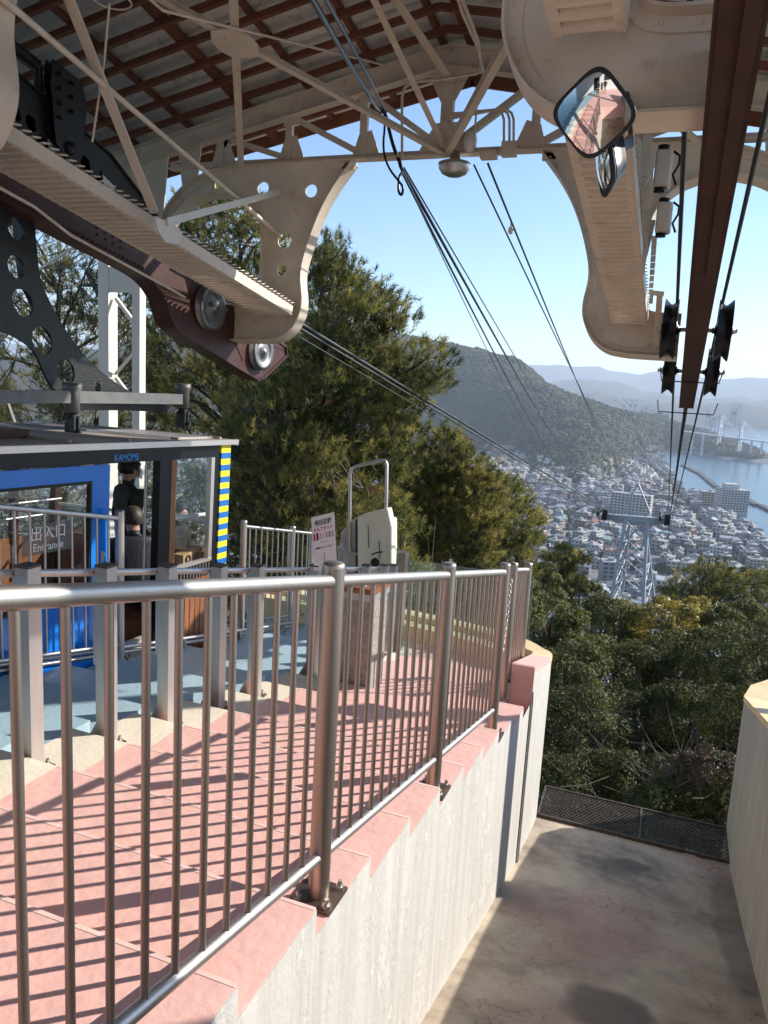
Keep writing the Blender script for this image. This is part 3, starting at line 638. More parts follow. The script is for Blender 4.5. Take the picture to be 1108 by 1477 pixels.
# upper landing behind the camera (seen in the mirror)
y0, z0 = tread(I0); y0 -= TP
MB().box(XL, XR+2.3, -7.5, y0, z0+TR-.02, z0+TR).build('landing_slab', PINK, st); MB().box(-3.78, XL, -7.5, y0+.1, z0+TR-.04, z0+TR-.01).build('landing_slab', BLUEF, bl)
MB().box(-3.76, 1.38, -7.5, y0, -4.9, z0+TR-.045).build('landing_block', PINKR, st)
# trough walls, floor, grating
tw = thing('trough_side_wall', 'long weathered white sawtooth wall under the pink steps beside the sunken trough', 'wall', (XR, 3, -4.3))
pts = [(XR, y0, -4.9)]
for i in range(I0, I1-2):
    y1, z = tread(i); pts += [(XR, y1-TP-.003, z-.003), (XR, y1-.003, z-.003)]
pts = pts+[(XR, 6.1, pts[-1][2]), (XR, 6.1, -4.9)]
MB().prism([(a+.004, b_, c) for a, b_, c in pts], (-.003, 0, 0)).build('wall_face', WALLW, tw)
# end block: smooth wall with pink and yellow coping that curves away to the left
cpath = [(-.99, 6.1), (-.99, 6.9), (-1.0, 7.25), (-1.06, 7.55), (-1.22, 7.80), (-1.5, 7.98), (-1.95, 8.1), (-2.6, 8.2), (-3.5, 8.28), (-4.6, 8.3)]
def ribbon(path, zb, zt, w_):
    mb = MB(); L_, R_ = [], []
    for i, p in enumerate(path):
        a = path[max(0, i-1)]; b_ = path[min(len(path)-1, i+1)]; d = V(b_[0]-a[0], b_[1]-a[1], 0).normalized(); n = V(d.y, -d.x, 0)
        L_.append(V(p[0], p[1], 0)-n*w_/2); R_.append(V(p[0], p[1], 0)+n*w_/2)
    for i in range(len(path)-1):
        q = [(L_[i], 0), (R_[i], 0), (R_[i+1], 1), (L_[i+1], 1)]
        mb.hexa([V(v.x, v.y, zb[i+k]) for v, k in q]+[V(v.x, v.y, zt[i+k]) for v, k in q])
    return mb
ztop = [-2.235-.245*(min(p[1], 7.6)-6.1) for p in cpath]
dense = []; 
for a, b_ in zip(cpath, cpath[1:]):
    for k in range(4): dense.append((a[0]+(b_[0]-a[0])*k/4, a[1]+(b_[1]-a[1])*k/4))
dense.append(cpath[-1]); 
for _ in range(3): dense = [dense[0]]+[((a[0]+2*b_[0]+c[0])/4, (a[1]+2*b_[1]+c[1])/4) for a, b_, c in zip(dense, dense[1:], dense[2:])]+[dense[-1]]
zt = [-2.235-.245*(min(p[1], 7.7)-6.1) for p in dense]; zb = [-4.9]*len(dense)
ribbon(dense, zb, [z-.05 for z in zt], .18).build('curved_wall', WALLW, tw)
ks = next(i for i, p in enumerate(dense) if p[1] > 7.02)
ribbon(dense[:ks+1], [z-.05 for z in zt], zt, .188).build('pink_coping', PINKR, tw)
ribbon(dense[ks:], [z-.05 for z in zt[ks:]], zt[ks:], .188).build('yellow_coping', YCREAM, tw)
MB().box(-1.085, -.896, 6.085, 6.10, -2.6, -2.238).build('pink_end_face', PINKR, tw)
# inner low kerb of the round parapet
inner = [(x_-.15, y_-.26) for x_, y_ in dense[ks+4:]]
ribbon(inner, [-2.9]*len(inner), [-2.66]*len(inner), .16).build('inner_kerb', YCREAM, tw)
MB().tube([(-.885, 6.02, -4.15), (-.885, 6.02, -2.5), (-.89, 6.02, -2.42)], .013, 8).build('drain_pipe', GALV, tw)
tfl = MB(); fy = [-3.0, 0, 1.5, 3.33, 4.6, 5.94, 7.0, 7.22]; fz = [-1.75, -2.35, -2.75, -3.21, -3.58, -3.93, -4.15, -4.19]
for a, b_, c, d in zip(fy, fy[1:], fz, fz[1:]): tfl.hexa([(XR-.02, a, -4.9), (.88, a, -4.9), (.88, b_, -4.9), (XR-.02, b_, -4.9), (XR-.02, a, c), (.88, a, c), (.88, b_, d), (XR-.02, b_, d)])
tfl.build('trough_floor', TFLOOR, kind='structure')
rw = thing('trough_side_wall', 'weathered cream right hand wall of the trough with yellow coping', 'wall', (1.05, 3, -4.3))
rp = [(1.02, -3.0), (1.02, 0.), (1.02, 3.0), (1.02, 5.0), (1.02, 6.4), (1.02, 7.2), (1.02, 7.85), (1.10, 8.2), (1.30, 8.5), (1.6, 8.65), (2.1, 8.7), (3.5, 8.7)]
rz = [-2.34-.26*(min(y, 7.9)-6.1) for x_, y in rp]
ribbon(rp, [-4.9]*len(rp), [z-.05 for z in rz], .32).build('wall_face', WALLR, rw)
ribbon(rp, [z-.05 for z in rz], rz, .335).build('yellow_coping', YCREAM, rw)
MB().box(1.2, 6.0, -3, 8.2, -4.9, -3.2).build('side_bank_slab', WALLR, rw)
# diamond mesh grating at the end of the trough
GRM = mat('rusty_dark_grating', (.09, .075, .06), .6, .4, var=.4, scale=12)
gt = thing('steel_grating', 'dark diamond mesh walkway grating at the open end of the trough', 'grating', (0, 7.5, -4.18))
ga, gb, gc_, gd = V(-.90, 7.23, -4.17), V(.86, 7.23, -4.17), V(.86, 7.82, -4.17), V(-.92, 7.82, -4.17)
mb = MB(); nx_, ny_ = 46, 9
def gp(u, v): return (ga.lerp(gb, u)).lerp(gd.lerp(gc_, u), v)
for i in range(nx_):
    for j in range(ny_):
        for du, dv in ((.5, .5), (-.5, .5), (.5, -.5), (-.5, -.5)):
            c0 = gp((i+.5)/nx_, (j+.5)/ny_); e = gp((i+.5+du)/nx_, (j+.5)/ny_); e2 = gp((i+.5)/nx_, (j+.5+dv)/ny_)
            mb.bar(e, e2, .005, .008)
mb.build('expanded_mesh', GRM, gt, kind='stuff')
mb = MB()
for a, b_ in ((ga, gb), (gd, gc_), (ga, gd), (gb, gc_), (gp(.55, 0), gp(.55, 1))): mb.bar(a, b_, .018, .03)
mb.build('edge_bar', GRM, gt)
# ------------------------------------------------------------------ fences
def base_plate(x_, y_, z_, parent, s=.075, r=.010):
    MB().box(x_-s, x_+s, y_-s, y_+s, z_, z_+.012).build('base_plate', PLATEM, parent)
    for a in (-1, 1):
        for b_ in (-1, 1):
            mb = MB(); c = V(x_+a*s*.72, y_+b_*s*.72, z_+.012); mb.lathe(c, (0, 0, 1), [(0, .012), (.016, .012), (.016, 0)], 6, smooth=False); mb.tube([c, c+V(0, 0, .032)], .008, 8)
            mb.build('anchor_bolt', STAIN, parent)
FX = -.972
def rail_z(y): return -.631-.2037*(y-2.158)
fence = thing('pipe_fence', 'brownish stainless pipe fence with thin balusters along the trough wall top', 'fence', (FX, 2.15, -1.74))
posts = [-.62, .77, 2.158, 3.51, 4.885]
bz = {2.158: 0, 3.51: 0, 4.885: 0}
for y in posts:
    i = math.ceil((y-2.45)/TP-1e-6); zb_ = tread(i)[1]; zt_ = rail_z(y)+.045
    pm = MB().tube([(FX, y, zb_), (FX, y, zt_)], .036, 20); pm.lathe((FX, y, zt_), (0, 0, 1), [(.036, 0), (.0355, .010), (.031, .016), (0, .018)], 20)
    po = pm.build('post', STAINB, fence); base_plate(FX, y, zb_, po)
MB().tube([(FX, -.62, rail_z(-.62)), (FX, 4.885, rail_z(4.885))], .0215, 16).build('top_rail', STAIN, fence)
low = lambda y: rail_z(y)-.955
MB().tube([(FX, -.62, low(-.62)), (FX, 4.885, low(4.885))], .019, 12).build('bottom_rail', STAIN, fence)
for a, b_ in zip(posts, posts[1:]):
    for k in range(11):
        y = a+.14+(b_-a-.28)*k/10; MB().tube([(FX, y, low(y)), (FX, y, rail_z(y))], .0095, 8).build('baluster', STAINB, fence)
# short end panel beyond the chain
f2 = thing('pipe_fence', 'short far panel of the stainless pipe fence behind the pink end block', 'fence', (-1.09, 6.1, -2.5))
for y in (6.02, 6.72):
    zt_ = rail_z(y)+.03; zb_ = tread(math.ceil((y-2.45)/TP))[1]
    po = MB().tube([(-1.13, y, zb_), (-1.13, y, zt_)], .036, 16).lathe((-1.13, y, zt_), (0, 0, 1), [(.036, 0), (.033, .014), (0, .018)], 16).build('post', STAINB, f2)
MB().tube([(-1.13, 6.02, rail_z(6.02)-.02), (-1.13, 6.72, rail_z(6.72)-.02)], .0215, 12).build('top_rail', STAIN, f2)
MB().tube([(-1.13, 6.02, low(6.02)), (-1.13, 6.72, low(6.72))], .016, 10).build('bottom_rail', STAIN, f2)
for k in range(1, 8):
    y = 6.02+.7*k/8; MB().tube([(-1.13, y, low(y)), (-1.13, y, rail_z(y)-.02)], .0095, 8).build('baluster', STAINB, f2)
ch = thing('hanging_chain', 'thin steel chain hanging between the two fence posts at the gap', 'chain', (-1.03, 5.1, -1.4))
A_, B_ = V(FX-.04, 4.9, rail_z(4.9)-.03), V(-1.13, 5.99, rail_z(6.0)-.05)
n = 60
for k in range(n):
    u = (k+.5)/n; c = A_.lerp(B_, u); c.z -= 3.2*u*(1-u)*.9+0*u; c2 = A_.lerp(B_, u+.01); c2.z -= 3.2*(u+.01)*(1-u-.01)*.9; d = (c2-c).normalized()
    s_ = d.orthogonal().normalized(); s2 = d.cross(s_); q = s_ if k % 2 else s2
    ring = [c+d*(.022*math.cos(a))+q*(.011*math.sin(a)) for a in [2*math.pi*j/8 for j in range(8)]]
    mb = MB().tube(ring, .0035, 5, closed=True)
    mb.build('chain_link', STAIN, ch)
# square-post fence on the left edge of the pink steps
sq = thing('square_post_fence', 'stainless square posts with dark caps lining the left edge of pink steps', 'fence', (-2.56, 3, -1.9))
SQX = -2.58
spx = [(35, 818), (148, 813), (237, 817), (312, 815), (367, 815), (417, 815), (451, 815), (487, 815), (524, 815), (550, 815), (563, 812)]
sy = [PX(px+5, py, SQX).y for px, py in spx]; sy = [sy[0]-.98, sy[0]-.49]+sy
CAPM = mat('dark_plastic_cap', (.06, .045, .04), .5)
for j, y in enumerate(sy):
    zt_ = -.968-.2045*(y-2.984); zb_ = tread(min(I1, math.ceil((y-2.45)/TP-.02)))[1]-.004
    if j in (7,): continue
    hw = .037
    po = MB().box(SQX-hw, SQX+hw, y-hw, y+hw, zb_, zt_-.012).build('post', STAIN, sq)
    MB().box(SQX-hw-.001, SQX+hw+.001, y-hw-.001, y+hw+.001, zt_-.012, zt_).build('cap', CAPM, po)
    MB().box(SQX-hw-.022, SQX-hw-.001, y-.028, y-.020, zb_+.45, zt_-.05).build('bracket_plate', GALV, po)
    mb = MB()
    mb.prism([(SQX-hw, y-.004, zb_+.012), (SQX-hw-.085, y-.004, zb_+.012), (SQX-hw-.07, y-.004, zb_+.05), (SQX-hw-.012, y-.004, zb_+.15), (SQX-hw, y-.004, zb_+.15)], (0, .008, 0))
    mb.build('gusset', STAIN, po); base_plate(SQX-.03, y, zb_, po, .085)
ya, yb = sy[0], sy[-1]; zt_ = lambda y: -.968-.2045*(y-2.984)
MB().tube([(SQX-.062, ya, zt_(ya)-.05), (SQX-.062, yb, zt_(yb)-.05)], .019, 12).build('top_rail', STAIN, sq)
MB().box(SQX-.05, SQX+.05, 7.42, 7.52, -2.82, -1.75).build('end_post', STAINB, sq)
# gondola-side railing at the outer edge of the blue platform
GXR = -3.72
def pipe_panel(name, label, y0_, y1_, post_ys, dz=0, gx=GXR, top=1.08, step=.115):
    t = thing(name, label, 'railing', (gx, y0_, stz(y0_)))
    tz = lambda y: stz(y)+top+dz
    MB().tube([(gx, y0_, tz(y0_)), (gx, y1_, tz(y1_))], .018, 12).build('top_rail', STAIN, t)
    MB().tube([(gx, y0_, stz(y0_)+.12), (gx, y1_, stz(y1_)+.12)], .014, 10).build('bottom_rail', STAIN, t)
    n = int((y1_-y0_)/step)
    for k in range(1, n):
        y = y0_+(y1_-y0_)*k/n; MB().tube([(gx, y, stz(y)+.12), (gx, y, tz(y))], .008, 8).build('baluster', STAIN, t)
    for y in post_ys: MB().tube([(gx, y, stz(y)-.02), (gx, y, tz(y)+.05)], .032, 16).lathe((gx, y, tz(y)+.05), (0, 0, 1), [(.032, 0), (.028, .01), (0, .014)], 16).build('post', STAIN, t)
    return t
pipe_panel('pipe_gate', 'stainless baluster gate in front of the blue cable car door', 2.2, 4.45, [4.45])
pipe_panel('pipe_railing', 'short stainless baluster railing right of the blue and yellow striped corner', 6.55, 8.1, [6.55, 7.6, 8.1], dz=.03, gx=-3.95)
gr_ = thing('guard_rail', 'twin low stainless tubes along the outer edge of the blue platform', 'rail', (-3.76, 3, -2))
for dx, dz in ((0, .085), (.035, .035)): MB().tube([(-3.76-dx, .5, stz(.5)+dz), (-3.76-dx, 7.3, stz(7.3)+dz)], .016, 10).build('tube', STAIN, gr_)
for y in np.arange(.8, 7.3, .9): MB().box(-3.80, -3.74, y-.015, y+.015, stz(y)-.05, stz(y)+.09).build('bracket', STAIN, gr_)
# glass screen on the round parapet
GG = glass('pale_green_glass', (.80, .93, .90), dirt=.10)
gs = thing('glass_screen', 'pale green glass screen standing on the curved yellow parapet', 'glass railing', (-2.2, 8.2, -2.5))
gpth = [(-1.25, 7.93), (-1.62, 8.08), (-2.25, 8.18), (-3.1, 8.25), (-4.0, 8.32)]
for i, (a, b_) in enumerate(zip(gpth, gpth[1:])):
    za = [-2.62, -2.62]; zt2 = [-1.94-.028*i, -1.968-.028*i]
    A, B = V(a[0], a[1], 0), V(b_[0], b_[1], 0); d = (B-A).normalized(); A2, B2 = A+d*.02, B-d*.02; n_ = V(-d.y, d.x, 0)*.005
    MB().hexa([V(A2.x, A2.y, za[0])-n_, V(B2.x, B2.y, za[1])-n_, V(B2.x, B2.y, za[1])+n_, V(A2.x, A2.y, za[0])+n_, V(A2.x, A2.y, zt2[0])-n_, V(B2.x, B2.y, zt2[1])-n_, V(B2.x, B2.y, zt2[1])+n_, V(A2.x, A2.y, zt2[0])+n_]).build('pane', GG, gs)
    if i: MB().bar(V(a[0], a[1], -2.75), V(a[0], a[1], -1.93-.028*i+.06), .03, .012, (0, 1, 0)).build('post', STAIN, gs)
# ticket box
TB = mat('grey_pebble_sheet', (.30, .27, .235), .6, var=.3, scale=25, bump=.5, bscale=55)
bx = thing('ticket_box', 'grey pebble patterned ticket box with brown wooden lid on the pink steps', 'box', (-2.2, 5.4, -2.4))
tz = tread(math.ceil((5.45-2.45)/TP))[1]
MB().box(-2.37, -2.05, 5.28, 5.62, tz, -1.66).build('body', TB, bx)
MB().box(-2.385, -2.035, 5.265, 5.635, -1.66, -1.60).build('rim', GALV, bx)
MB().box(-2.40, -2.02, 5.25, 5.65, -1.60, -1.555).build('lid', WOOD, bx)
MB().box(-2.33, -2.12, 5.32, 5.58, -1.555, -1.552).build('notice_sheet', PAPER, bx)
mb = MB()
for k in range(5): mb.box(-2.31+.035*k, -2.298+.035*k, 5.34, 5.56-.03*(k % 2), -1.5520, -1.5512)
mb.build('printed_lines', INK, bx)
# paper sign
sgn = thing('paper_sign', 'white paper sign with black and red Japanese lettering above the ticket box', 'sign', (-2.05, 4.9, -1.2))
Yp = 5.35; c1, c2, c3, c4 = PY(449, 746, Yp), PY(482, 739, Yp), PY(486, 816, Yp), PY(453, 824, Yp)
ux = ((c2-c1)+(c3-c4))/2; uz = ((c1-c4)+(c2-c3))/2; sc = (c1+c2+c3+c4)/4; W_, H_ = ux.length, uz.length; ux.normalize(); uz.normalize(); un = ux.cross(uz).normalized()
if un.y > 0: un = -un
MB().obox(sc, ux*W_/2, uz*H_/2, un*.0015).build('sheet', PAPER, sgn)
def on_sign(cx, cy): return lambda a, b_, c: sc+ux*(cx*W_+a)+uz*(cy*H_+b_)+un*(.0022+c)
def put_text(body, cx, cy, size, m, bold=.0, sx=1, parent=sgn, fr=on_sign, nm='lettering'):
    vs_, fs = text_mesh(body, size, fr(cx, cy), .0002, bold=bold, sx=sx); return MB().add(vs_, fs).build(nm, m, parent)
put_text('券回収箱', 0, .36, .048, INK, .0012, .78); put_text('セルフカット', 0, .245, .036, REDINK, .0012, .80)
put_text('到着駅で入れて下さい', 0, -.10, .020, INK, .0004, .80); put_text('一般用　団体用', 0, .0, .011, INK, 0, .8)
tc = [(.65, .03, .05), (.05, .04, .04), (.8, .35, .35), (.6, .65, .68), (.35, .45, .5), (.7, .2, .2), (.45, .45, .6)]
for k, c_ in enumerate(tc):
    mm = mat('ticket_print', c_, .6); cx = -.40+.133*k; hgt = .10 if k > 1 else .12
    mb = MB().obox(sc+ux*(cx*W_)+uz*(.12*H_)+un*.002, ux*.045*W_, uz*hgt*.5*H_*1.1, un*.0003); mb.build('ticket_picture', mm, sgn)
MB().bar(sc-uz*H_*.5-uz*.5-un*-.004, sc-uz*H_*.2-un*.006, .02, .006).build('stick', STAIN, sgn)
# stair lift folded at the far end
lf = thing('stair_lift', 'folded cream wheelchair stair lift with tall tubular handle by the far steps', 'stair lift', (-3.0, 7.6, -2.8))
YL = 7.7
def q(px, py, Y=YL): return PY(px, py, Y)
def slab(pix, Y0, Y1, name, m, bev=True):
    a = [PY(px, py, Y0) for px, py in pix]; off = V(0, Y1-Y0, 0); mb = MB(); mb.prism(a, off); o = mb.build(name, m, lf)
    if bev: md = o.modifiers.new('bevel', 'BEVEL'); md.width = .02; md.segments = 3; md.limit_method = 'ANGLE'
    return o
slab([(515, 745), (524, 742), (559, 733), (565, 760), (564, 905), (516, 905)], YL-.12, YL+.02, 'front_shell', CREAMBOX)
slab([(489, 800), (491, 768), (512, 747), (520, 744), (517, 905), (489, 905)], YL+.03, YL+.28, 'rear_shell', mat('grey_cream_plastic', (.42, .40, .34), .45))
slab([(513, 749), (519, 747), (519, 905), (513, 905)], YL-.01, YL+.03, 'black_seam', BLACKR, False)
mb = MB(); Hh = [(506, 796), (504, 790), (505, 684), (507, 677), (513, 673), (550, 664), (556, 665), (558, 670), (557, 738)]
pp = [q(*h, YL-.02) for h in Hh]; mb.tube(pp, .019, 12); mb.build('handle', STAIN, lf)
mb = MB(); mb.tube([q(507, 796), q(518, 800)], .016, 8); mb.build('handle_foot', STAIN, lf)
for px in (531, 547): MB().bar(q(px, 758 if px < 540 else 780, YL-.128), q(px+1, 790 if px < 540 else 806, YL-.128), .006, .006).build('groove', BLACKR, lf)
slab([(487, 790), (495, 780), (501, 800), (499, 870), (489, 872)], YL+.02, YL+.08, 'side_arm', GALV)
slab([(559, 745), (569, 748), (569, 840), (562, 850)], YL+.1, YL+.2, 'rail_column', CREAMBOX)
mb = MB().lathe(q(540, 812, YL-.15), (0, 1, 0), [(0, 0), (.045, 0), (.05, .03), (.05, .06)], 16); mb.tube([q(536, 800, YL-.17), q(544, 797, YL-.2), q(552, 796, YL-.17)], .008, 8); mb.build('control_knob', BLACKR, lf)
# station building seen behind the camera and in the mirror
PLAST = mat('white_plaster', (.62, .62, .60), .8, var=.05); 
sb = thing('station_building', 'white station wall with dark doorway and window at the top of the steps', 'building', (-1, -7.6, -1))
MB().box(-7.5, 4, -7.8, -7.5, -4.9, 4.2).build('wall', PLAST, sb)
MB().box(-3.4, -2.4, -7.52, -7.46, z0+TR, z0+TR+2.05).build('door', BLACKP, sb)
MB().box(-1.6, 1.6, -7.52, -7.47, .55, 2.1).build('window', WINM, sb)
MB().box(-2.1, -1.8, -7.52, -7.47, z0+TR, .2).build('notice_panel', INK, sb)
# ================================================================== steel station frame (surveyed in units of K metres, sloping with the line)
K, SL = 1.09, .18
def S(x, y, w): return V(x, y, w-SL*y)*K
def SYW(px, py, x): p = PX(px, py, x*K)/K; return (p.y, p.z+SL*p.y)
XM = -2.25                       # ridge plane
RW, RS = 4.24, .20              # ridge height, roof pitch
def roof_w(x): return RW-RS*abs(x-XM)
UPS = V(0, 0, 1)
CREAM2 = CREAM
def rivet_mesh(r=.011): return MB().ball((0, 0, 0), (r, r*.55, r), n=8, k=3).mesh('rivet', CREAM)
RIV = rivet_mesh()
def hanger(parent, Y, side, rivets, dxr=0):
    """J shaped hanger plate in the plane y = Y. side -1 left, +1 right (mirrored about the ridge plane)"""
    fx = (lambda x: x+(.22 if Y < 5 else 0)) if side < 0 else (lambda x: 2*XM-x+dxr)
    w0 = 1.26
    def sm(pts, n=6):   # smooth open polyline by Catmull-Rom
        o = []
        for i in range(len(pts)-1):
            p0, p1, p2, p3 = [V(*pts[max(0, min(len(pts)-1, j))], 0) for j in (i-1, i, i+1, i+2)]
            for k in range(n):
                t_ = k/n; o.append(.5*((2*p1)+(-p0+p2)*t_+(2*p0-5*p1+4*p2-p3)*t_*t_+(-p0+3*p1-3*p2+p3)*t_**3))
        return [(v.x, v.y) for v in o]+[tuple(pts[-1])]
    inner = sm([(-3.13, 3.26), (-3.30, 3.05), (-3.44, 2.82), (-3.56, 2.52), (-3.625, 2.25), (-3.60, 2.0), (-3.62, 1.86), (-3.70, 1.72), (-3.82, 1.63), (-3.96, 1.60), (-4.12, 1.59), (-4.40, 1.585)])
    outer = sm([(-4.40, 1.93), (-4.15, 1.95), (-4.085, 2.06), (-4.07, 2.3), (-4.07, 2.62), (-4.12, 2.78), (-4.24, 2.92), (-4.42, 3.0), (-4.62, 3.02), (-4.88, 2.96), (-5.12, 2.80), (-5.24, 2.62)])
    top = sm([(-5.34, 2.66), (-5.20, 2.90), (-4.98, 3.10), (-4.70, 3.22), (-4.40, 3.27)])+[(-3.13, 3.27)]
    outl = inner+outer+top[:-1]
    holes = [(-4.1, 3.07, .062), (-3.57, 3.03, .062), (-3.84, 2.57, .075), (-3.86, 2.29, .05), (-4.62, 3.115, .04)]
    th = .014
    fr = lambda a, b_, t_: S(fx(a), Y+t_, b_)
    vs_, fs = plate(outl, holes, th, fr)
    hp_ = MB().add(vs_, fs).build('hanger_plate', CREAM, parent)
    def flange(path, name, w_=.15):
        mb = MB()
        P = [V(fx(a), 0, b_) for a, b_ in path]; T = []
        for i in range(len(P)):
            d = (P[min(i+1, len(P)-1)]-P[max(0, i-1)]).normalized(); n = V(-d.z, 0, d.x)*.006; T.append((P[i], n))
        for (p, n), (p2, n2) in zip(T, T[1:]):
            mb.hexa([S(*(c.x, Y+dy, c.z)) for c, dy in ((p-n, -w_/2), (p+n, -w_/2), (p+n, w_/2), (p-n, w_/2))]+[S(*(c.x, Y+dy, c.z)) for c, dy in ((p2-n2, -w_/2), (p2+n2, -w_/2), (p2+n2, w_/2), (p2-n2, w_/2))])
        mb.build(name, CREAM, parent)
    flange(inner, 'inner_flange'); flange(outer, 'outer_flange'); flange(top, 'top_flange')
    # raised border angles following the edges
    def border(path, off, nm):
        P = [V(fx(a), 0, b_) for a, b_ in path]; mb = MB(); T = []
        for i in range(len(P)):
            d = (P[min(i+1, len(P)-1)]-P[max(0, i-1)]).normalized(); n = V(-d.z, 0, d.x)*(1 if side < 0 else -1)*off; T.append(P[i]+n)
        for i in range(len(P)-1):
            q = [P[i], T[i], T[i+1], P[i+1]]
            for sg in (-1, 1):
                ya, yb = (Y-.018, Y-.007) if sg < 0 else (Y+.007, Y+.018)
                mb.hexa([S(c.x, ya, c.z) for c in q]+[S(c.x, yb, c.z) for c in q])
        mb.build(nm, CREAM, parent); return T, P
    T1, P1 = border(inner, -.065, 'border_angle'); T2, P2 = border(outer, -.06, 'border_angle'); T3, P3 = border(top, -.06, 'border_angle')
    if rivets:
        for T, P in ((T1, P1), (T2, P2), (T3, P3)):
            acc = 0
            for i in range(len(P)-1):
                acc += (P[i+1]-P[i]).length
                if acc > .10:
                    acc = 0; c = (P[i]+T[i])/2; link('rivet', RIV, hp_, loc=S(c.x, Y-.020, c.z))
        for k in range(4): link('rivet', RIV, hp_, loc=S(fx(-4.36), Y-.012, 1.64+.08*k))
    return hp_
def truss(Y, label, full=True):
    t = thing('portal_truss', label, 'truss', S(XM, Y, 3.3))
    # top chords (gable) with web and angles
    for sd in (-1, 1):
        a, b_ = S(XM, Y, RW-.13), S(XM+sd*(5.9 if sd < 0 else 3.9), Y, RW-.13-RS*(5.9 if sd < 0 else 3.9))
        MB().bar(a, b_, .012, .17*K).bar(a+V(0, 0, .085*K), b_+V(0, 0, .085*K), .12, .012).bar(a-V(0, 0, .085*K), b_-V(0, 0, .085*K), .12, .012).build('top_chord', CREAM, t)
        for k in range(1, 44):
            p = a.lerp(b_, k/44)+V(0, -.008, .045*K*(1 if k % 2 else -1))
            if k % 1 == 0 and full: link('rivet', RIV, t, loc=p)
        ys = [.80, 1.58, 2.34]
        # verticals and diagonals of the gable
        prev = None
        for j, dx in enumerate(ys):
            x = XM+sd*dx; wt = RW-RS*dx-.2
            MB().bar(S(x, Y, 3.3), S(x, Y, wt), .07*K, .05, (0, 1, 0)).build('vertical', CREAM, t)
            g1 = MB().prism([S(x-sd*.17, Y-.014, 3.33), S(x+sd*.10, Y-.014, 3.33), S(x+sd*.045, Y-.014, 3.50), S(x-sd*.08, Y-.014, 3.54)], (0, .01, 0)); g1.build('gusset', CREAM, t)
            g2 = MB().prism([S(x-.06, Y-.014, wt+.10), S(x+.16, Y-.014, wt+.10), S(x+.06, Y-.014, wt-.10), S(x-.06, Y-.014, wt-.10)], (0, .01, 0)); g2.build('gusset', CREAM, t)
            x2 = XM+sd*(ys[j-1] if j else 0.0)
            MB().angle(S(x+.0, Y+.012, wt), S(x2, Y+.012, 3.34), .055*K, .01, (0, 1, 0)).build('diagonal', CREAM, t)
    MB().bar(S(XM, Y, 3.3), S(XM, Y, RW-.1), .11*K, .07, (0, 1, 0)).build('vertical', CREAM, t)
    MB().prism([S(XM-.22, Y-.015, RW-.17-.05), S(XM, Y-.015, RW-.12), S(XM+.22, Y-.015, RW-.22), S(XM+.07, Y-.015, RW-.5), S(XM-.07, Y-.015, RW-.5)], (0, .01, 0)).build('apex_gusset', CREAM, t)
    MB().prism([S(XM-.24, Y-.016, 3.34), S(XM+.24, Y-.016, 3.34), S(XM+.10, Y-.016, 3.56), S(XM-.10, Y-.016, 3.56)], (0, .01, 0)).build('centre_gusset', CREAM, t)
    MB().bar(S(XM-2.95, Y, 3.29), S(XM+2.95, Y, 3.29), .13, .014).bar(S(XM-2.95, Y, 3.315), S(XM+2.95, Y, 3.315), .014, .06).build('bottom_chord', CREAM, t)
    # solid end webs between arch and roof
    for sd in (-1, 1):
        MB().prism([S(XM+sd*2.62, Y, 3.20), S(XM+sd*2.80, Y, 3.08), S(XM+sd*2.86, Y, RW-.2-RS*2.8), S(XM+sd*2.58, Y, RW-.2-RS*2.58)], (0, .012, 0)).build('end_web', CREAM, t)
        MB().prism([S(XM+sd*3.05, Y, 2.72), S(XM+sd*3.6, Y, 2.5), S(XM+sd*3.6, Y, RW-.2-RS*3.6), S(XM+sd*2.98, Y, RW-.2-RS*2.98)], (0, .012, 0)).build('end_web', CREAM, t)
    hanger(t, Y, -1, full); hanger(t, Y, 1, full, .09 if Y < 5 else 0)
    return t
tf = truss(7.0, 'cream riveted portal truss at the open front of the cable car station')
tb_ = truss(3.2, 'nearer cream riveted truss overhead with the large hanger behind the mirror')
tc_ = truss(-.6, 'third cream truss of the station frame above and behind the viewpoint')
# columns that carry the roof on both sides
for sd, Y in ((-1, 7.0), (-1, 3.2), (-1, -.6), (1, 7.0), (1, 3.2), (1, -.6)):
    x = XM+(-5.9 if sd < 0 else 3.9); zb_ = -4.9 if sd > 0 else -4.9
    t = thing('station_column', 'cream steel roof column at the side of the station', 'column', (x*K, Y*K, -4.9), 'columns along the station sides')
    top = S(x, Y, roof_w(x)-.12); MB().box(x*K-.11, x*K+.11, Y*K-.09, Y*K-.08, -4.9, top.z).box(x*K-.11, x*K+.11, Y*K+.08, Y*K+.09, -4.9, top.z).box(x*K-.006, x*K+.006, Y*K-.08, Y*K+.08, -4.9, top.z).build('shaft', CREAM, t)
# ------------------------------------------------------------------ roof
roof = thing('station_roof', 'gabled station roof of grey sheets on red brown timber rafters', 'roof', S(XM, 3, RW))
HW = {-1: 6.2, 1: 4.05}; Y0R, Y1R = -6.5, 7.62
rafters = list(np.arange(Y0R, Y1R+.05, .285))
for y in rafters:
    for sd in (-1, 1):
        a, b_ = S(XM, y, RW+.035), S(XM+sd*HW[sd], y, RW+.035-RS*HW[sd]); b_ = b_
        MB().bar(a, b_, .055, .055).build('rafter', TIMBER, roof)
for sd in (-1, 1):
    for j, dx in enumerate((.12, .78, 1.46, 2.14, 2.82, 3.50, 4.18, 4.86, 5.54, 6.15)):
        if dx > HW[sd]: continue
        w_ = RW+.088-RS*dx; wd = .11 if j in (3, 6) else .055
        MB().bar(S(XM+sd*dx, Y0R, w_), S(XM+sd*dx, Y1R+.06, w_), wd, .05).build('purlin', TIMBER, roof)
    # deep brown principal members
    for dx in (2.14, 4.18):
        w_ = RW-.0-RS*dx
